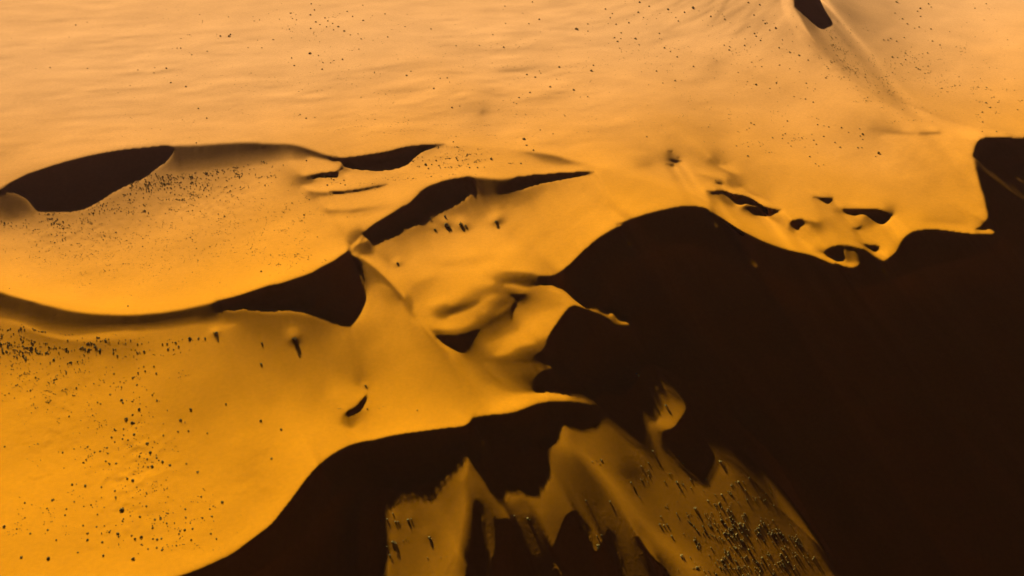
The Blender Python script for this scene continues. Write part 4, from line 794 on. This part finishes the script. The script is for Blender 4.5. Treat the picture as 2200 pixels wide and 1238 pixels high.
UNIQUE = [   # x, y in the photograph, what sets this one apart
 (1066, 476, 'lone dark shrub on its own sand mound on the middle dune, right of the others'),
 (959, 484, 'largest dark shrub of the group on sand mounds below the long shaded crest'),
 (956, 464, 'small shrub topmost of the group on sand mounds below the long shaded crest'),
 (990, 481, 'shrub on a sand mound just right of the largest one on the middle dune'),
 (934, 493, 'small shrub lowest of the group on sand mounds below the long shaded crest'),
 (854, 565, 'single small shrub with a sharp shadow beside the bright ridge of the middle dune'),
 (632, 727, 'lone shrub on a sand mound below the dark shadow of the bowl crest'),
 (463, 715, 'dark shrub at the right end of the row below the bowl crest'),
 (785, 827, 'lone shrub just above the small black pit on the left dune'),
 (1369, 803, 'pale shrub catching light alone in the middle of the dark slope'),
 (1430, 870, 'small shrub inside the isolated sunlit patch on the dark slope'),
 (1284, 1170, 'large ragged shrub in the dark fold at the bottom with its top lit'),
 (1135, 1112, 'lit shrub with a very long shadow on the dim slope between two dark folds'),
 (921, 1154, 'lit shrub with a short shadow furthest right on the dim left rib'),
 (1548, 989, 'lone lit shrub at the tip of the right-hand wedge of dim light'),
 (1586, 1034, 'bright round shrub with the longest shadow on the dim right-hand slope'),
 (1464, 1192, 'bright shrub lowest along the lit rib, casting a shadow down to the right'),
 (1588, 1123, 'brightest shrub in the middle of the dark thicket at the lower right'),
 (333, 449, 'large dark shrub below the shadow edge inside the bowl'),
 (1239, 62, 'large dark shrub high on the plain, right of centre'),
 (1270, 151, 'large dark shrub on the middle of the plain, widest of its neighbours'),
 (1125, 298, 'dark shrub on the bright sand just above the middle crests'),
 (1887, 328, 'dark shrub nearest to the big shaded face on the right-hand plain'),
 (162, 53, 'lone dark shrub at the top left of the plain'),
 (665, 114, 'wide dark shrub on the plain below the scattered cluster at the top'),
 (367, 177, 'round dark shrub standing alone on the left plain above the bowl'),
 (261, 1093, 'widest clump of shrubs on the lower part of the left dune'),
 (104, 1197, 'long low shrub near the bottom left corner'),
 (1606, 334, 'single dark shrub on the bare sand right of the small broken crests'),
 (1057, 340, 'large shrub on the sunlit floor of the second hollow'),
 (272, 657, 'single shrub near the bright lower rim of the bowl'),
 (478, 1078, 'round shrub nearest to the dark edge on the lower left dune'),
]
rnd = random.Random(5)
ALL = []
for c, t in SHRUBS.items():
    for i in range(0, len(t), 3):
        (x, y), = P(c, t[i], t[i + 1])
        ALL.append((x, y, t[i + 2] / CROPS[c][2], c))
ALL.sort(key=lambda a: -a[2])
used_labels = set()
def zone(x, y, c):
    if c in (13, 7) or y > 850 and x > 800: return ('on the dim lower slope at the bottom left of the dark face', 'shrubs on the dim left rib') if x < 1000 else (('on the dim slope between the two dark folds at the bottom', 'shrubs between the dark folds') if x < 1300 else ('with a bright top and long shadow on the dim right-hand slope', 'shrubs on the dim right-hand slope'))
    if c == 4: return ('in the row below the crest of the bowl', 'shrubs in the row below the bowl crest') if y < 770 else (('on the upper half of the left dune', 'shrubs on the upper left dune') if y < 930 else ('on the lower half of the left dune', 'shrubs on the lower left dune'))
    if c == 1: return ('on the floor of the big bowl', 'shrubs in the bowl')
    if c == 2: return ('around the small hooked ridge beside the bowl', 'shrubs by the hooked ridge') if x < 760 else (('on the floor of the second hollow', 'shrubs in the second hollow') if y < 400 else ('on the middle dune', 'shrubs on the middle dune'))
    if c == 5: return ('on the smooth facet right of the small black pit', 'shrubs right of the small pit')
    if x > 1760 and y < 290 and c == 8 and (x - 1700) > (y - 30) * 1.15: return ('in the far basin at the top right', 'shrubs in the far basin')
    if x < 560: return ('scattered on the left part of the plain', 'shrubs on the left plain')
    if x < 830: return ('in the loose cluster left of centre on the plain', 'shrubs in the plain cluster left of centre')
    if x < 1300: return ('scattered on the middle of the plain', 'shrubs on the middle plain')
    if y < 250: return ('scattered on the right part of the plain below the top edge', 'shrubs on the upper right plain')
    return ('on the bright sand of the right-hand plain', 'shrubs on the lower right plain')
N_THING = 300
rest = []; PLAIN_ONES = []
for k, (x, y, r, c) in enumerate(ALL):
    gx, gy, gz, s = spot(x, y + r * 0.5)
    R_ = r * s * rnd.uniform(1.0, 1.25)
    if k >= N_THING:
        rest.append((gx, gy, gz, R_)); continue
    me = rnd.choice(TUSS) if (c in (13, 7) and rnd.random() < .3) else rnd.choice(BUSH)
    o = bpy.data.objects.new('shrub', me); COL.objects.link(o)
    o.location = (gx, gy, gz - R_ * 0.06); o.rotation_euler = (0, 0, rnd.uniform(0, 6.28)); o.scale = (R_, R_ * rnd.uniform(.85, 1.1), R_ * rnd.uniform(.85, 1.25) * (0.6 if c in (13, 7) else 1.0))
    lab = None
    for i, (ux, uy, t) in enumerate(UNIQUE):
        if i not in used_labels and abs(ux - x) < 6 and abs(uy - y) < 6:
            lab = t; used_labels.add(i); break
    ph, grp = zone(x, y, c)
    o['category'] = 'shrub'; o['group'] = grp
    if lab:
        o['label'] = lab
    else:
        PLAIN_ONES.append((o, x, y, r))
# the others are told apart by where they stand next to something one can find
MARKS = [(162, 53, 'the lone shrub at the top left'), (367, 177, 'the round shrub above the bowl'), (493, 76, 'the pair of shrubs high on the left plain'), (665, 114, 'the wide shrub below the plain cluster'), (727, 57, 'the wide shrub inside the plain cluster'),
 (874, 161, 'the wavy left part of the plain'), (1035, 238, 'the small shaded dent in the plain'), (1239, 62, 'the large shrub high on the plain'), (1270, 151, 'the widest shrub of the middle plain'), (1125, 298, 'the shrub above the middle crests'),
 (1489, 16, 'the wide shrub at the top edge'), (1525, 120, 'the short dark crease in the plain'), (1450, 345, 'the broken little crests right of centre'), (1606, 334, 'the single shrub right of the broken crests'), (1666, 60, 'the wide shrub left of the hollow'), (1740, 40, 'the dark hollow at the top right'),
 (1731, 178, 'the long crest leading to the top right'), (1887, 328, 'the shrub nearest the big shaded face'), (1780, 270, 'the row of shrubs above the right pits'), (1926, 4, 'the wide shrub at the top of the far basin'), (1990, 15, 'the far shaded wall of the basin'), (1916, 122, 'the floor of the far basin'), (2118, 221, 'the shrubs on the basin\'s right slope'),
 (333, 449, 'the large shrub inside the bowl'), (700, 392, 'the hooked ridge beside the bowl'), (1057, 340, 'the large shrub in the second hollow'), (914, 353, 'the left end of the second hollow'), (959, 484, 'the biggest shrub on the middle dune'), (770, 875, 'the small black pit on the left dune'),
 (40, 740, 'the dense tufts at the left edge'), (205, 745, 'the tuft patch below the bowl crest'), (463, 715, 'the right end of the shrub row'), (388, 901, 'the dark shrub in the middle of the left dune'), (272, 899, 'the round shrub above the left dune colony'), (323, 970, 'the wide shrub in the middle colony'), (261, 1093, 'the widest clump on the left dune'), (113, 1072, 'the shrub left of the widest clump'), (253, 1146, 'the tall shrub below the widest clump'), (357, 996, 'the row in the left dune colony'), (390, 1120, 'the pairs right of the widest clump'), (104, 1197, 'the long low shrub at bottom left'), (478, 1078, 'the round shrub by the dark edge'), (286, 1199, 'the wide shrub at the bottom edge'), (300, 1157, 'the loose row near the bottom edge'), (330, 1155, 'the close pair near the bottom edge'),
 (845, 1164, 'the large shrub on the dim left rib'), (855, 1120, 'the pair on the dim left rib'), (1135, 1112, 'the long-shadowed shrub between the folds'), (1284, 1170, 'the ragged shrub in the dark fold'), (1586, 1034, 'the shrub with the longest shadow'), (1588, 1123, 'the brightest shrub in the thicket'), (1425, 1126, 'the trio beside the lit rib'), (1492, 1090, 'the bright shrub left of the thicket'), (1464, 1192, 'the lowest bright shrub on the rib'), (1430, 870, 'the isolated sunlit patch'), (1400, 970, 'the notch below the sunlit patch'), (1453, 1034, 'the upper shrub of the dim slope')]
ORD = ['closest', 'second closest', 'third closest', 'fourth closest', 'fifth closest', 'sixth closest', 'seventh closest', 'eighth closest', 'ninth closest', 'tenth closest', 'eleventh closest']
sect = {}
for o, x, y, r in PLAIN_ONES:
    i = min(range(len(MARKS)), key=lambda k: math.hypot(MARKS[k][0] - x, (MARKS[k][1] - y) * 1.6))
    dx, dy = x - MARKS[i][0], y - MARKS[i][1]; d = math.hypot(dx, dy)
    if d < 5:
        sect.setdefault((i, 'at'), []).append((d, o, r)); continue
    a = math.degrees(math.atan2(-dy, dx)) % 360
    w = ('right of', 'above right of', 'above', 'above left of', 'left of', 'below left of', 'below', 'below right of')[int(((a + 22.5) % 360) // 45)]
    sect.setdefault((i, w), []).append((d, o, r))
for (i, w), lst in sect.items():
    lst.sort(key=lambda t: t[0])
    for k, (d, o, r) in enumerate(lst):
        size = 'wide' if r > 2.4 else 'small' if r > 1.75 else 'tiny'
        if w == 'at':
            o['label'] = ('%s shrub that is %s' % (size, 'part of ' + MARKS[i][2])) if k else ('%s shrub standing at %s' % (size, MARKS[i][2]))
        else:
            t = '%s shrub, %s %s %s' % (size, ORD[min(k, 10)], w, MARKS[i][2])
            o['label'] = t if len(t.split()) <= 16 else t.split(' ', 1)[1]
if VERBOSE:
    print('labels not placed', [UNIQUE[i][:2] for i in range(len(UNIQUE)) if i not in used_labels])

# countless small tufts: one object
BLOBS = [  # x, y, spread x, spread y, number, half width in pixels
 (330,392,55,18,230,1.1),(250,440,70,14,160,1.0),(100,480,60,18,200,1.0),(420,362,60,20,200,1.1),(530,355,45,16,130,1.1),(200,515,90,30,330,.85),(300,560,110,35,320,.75),(450,440,110,45,330,.9),(560,510,70,35,190,.85),(620,560,40,14,80,.95),(650,460,40,25,90,.8),(400,400,60,25,170,1.1),(380,520,120,50,260,.7),(120,560,80,30,160,.7),
 (35,732,45,18,190,1.4),(95,755,50,14,110,1.3),(20,760,40,14,60,1.2),(170,748,35,9,50,1.2),(215,742,30,8,60,1.3),(330,732,90,10,60,1.0),(60,820,55,40,150,1.1),(140,870,50,45,90,1.1),(270,870,60,70,120,1.1),(250,960,80,70,120,1.1),(310,1040,70,60,110,1.1),(340,1130,90,45,80,1.1),(70,1080,70,55,80,1.0),(450,1130,40,35,30,1.1),(120,800,60,30,80,1.0),
 (400,180,220,90,160,.7),(700,60,70,40,60,.9),(1100,120,170,55,220,.7),(1250,170,180,70,220,.7),(880,275,150,14,160,.7),(1450,150,140,90,200,.8),(1650,180,110,80,100,.8),(1640,295,80,25,80,.9),(600,230,200,50,150,.6),(1600,60,80,50,60,.9),(750,120,60,60,70,.8),(1000,260,150,30,120,.6),
 (950,345,40,12,90,1.1),(1010,338,40,9,70,1.0),(900,378,80,6,60,.8),(760,398,60,4,30,.8),
 (1805,105,25,20,140,.8),(1830,140,40,22,90,.8),(1870,170,40,28,90,.8),(1900,200,40,22,70,.8),(2000,120,80,55,130,.9),(2100,195,35,18,60,.9),(2110,90,60,40,70,.8),(1980,250,60,15,50,.8),(2130,225,30,14,40,.8),(1940,160,40,30,60,.8),
 (1588,1122,26,24,110,1.5),(1570,1165,34,26,120,1.3),(1530,1140,26,34,55,1.1),(1660,1130,26,34,60,1.2),(1695,1185,32,30,70,1.2),(1485,1120,18,28,22,1.1),(1548,1058,22,14,26,1.0),(1740,1205,22,22,35,1.1),(1560,1220,40,16,90,1.2),(1440,1105,22,18,14,.9),(1635,1060,24,18,14,1.0),(1640,1220,40,14,45,1.2),(1330,1040,60,40,14,1.2),(1430,1030,40,40,16,1.3),(870,1165,35,25,10,1.2),(790,880,40,5,14,.9)]
rng = np.random.default_rng(3)
tv, tf = [], []
def tuft(x, y, z, r, tall=1.0):
    k = len(tv); n = 5; a0 = rng.uniform(0, 6.28)
    top = (x + rng.normal(0, .15) * r, y + rng.normal(0, .15) * r, z + r * tall * rng.uniform(.9, 1.4))
    for ring, (rr, hh) in enumerate(((.8, -.15), (1.0, .45))):
        for i in range(n):
            a = a0 + 6.283 * (i + .5 * ring) / n; q = r * rr * rng.uniform(.65, 1.2)
            tv.append((x + math.cos(a) * q, y + math.sin(a) * q, z + r * hh * tall * rng.uniform(.6, 1.3)))
    tv.append(top)
    for i in range(n):
        j = (i + 1) % n
        tf.append((k + i, k + j, k + n + i)); tf.append((k + j, k + n + j, k + n + i)); tf.append((k + n + i, k + n + j, k + 2 * n))
for bx, by, sx_, sy_, n, r in BLOBS:
    # tufts stand in loose colonies rather than evenly
    cx, cy = rng.normal(bx, sx_, max(3, n // 7)), rng.normal(by, sy_, max(3, n // 7))
    for i in range(n):
        j = rng.integers(len(cx)); q = rng.random() < .7
        x = cx[j] + rng.normal(0, sx_ * .12) if q else rng.normal(bx, sx_); y = cy[j] + rng.normal(0, sy_ * .12) if q else rng.normal(by, sy_)
        if not (-60 < x < 2260 and -60 < y < 1290):
            continue
        if by < 900 and (DARK[int((y - Y0) / STEP), int((x - X0) / STEP)] or TL[int((y - Y0) / STEP), int((x - X0) / STEP)] < 0.17):
            continue
        gx, gy, gz, s = spot(x, y)
        tuft(gx, gy, gz, s * r * rng.uniform(.5, 1.25) * (1.0 if rng.random() < .9 else 1.5), 0.7 if by > 900 and bx > 800 else 1.0)
for gx, gy, gz, R_ in rest:
    tuft(gx, gy, gz, R_)
me = bpy.data.meshes.new('desert_tufts'); me.from_pydata(tv, [], tf); me.materials.append(LEAF); me.update()
o = bpy.data.objects.new('desert_tufts', me); COL.objects.link(o); o['kind'] = 'stuff'; o['label'] = 'countless tiny dry tufts scattered over the sand'; o['category'] = 'tufts'
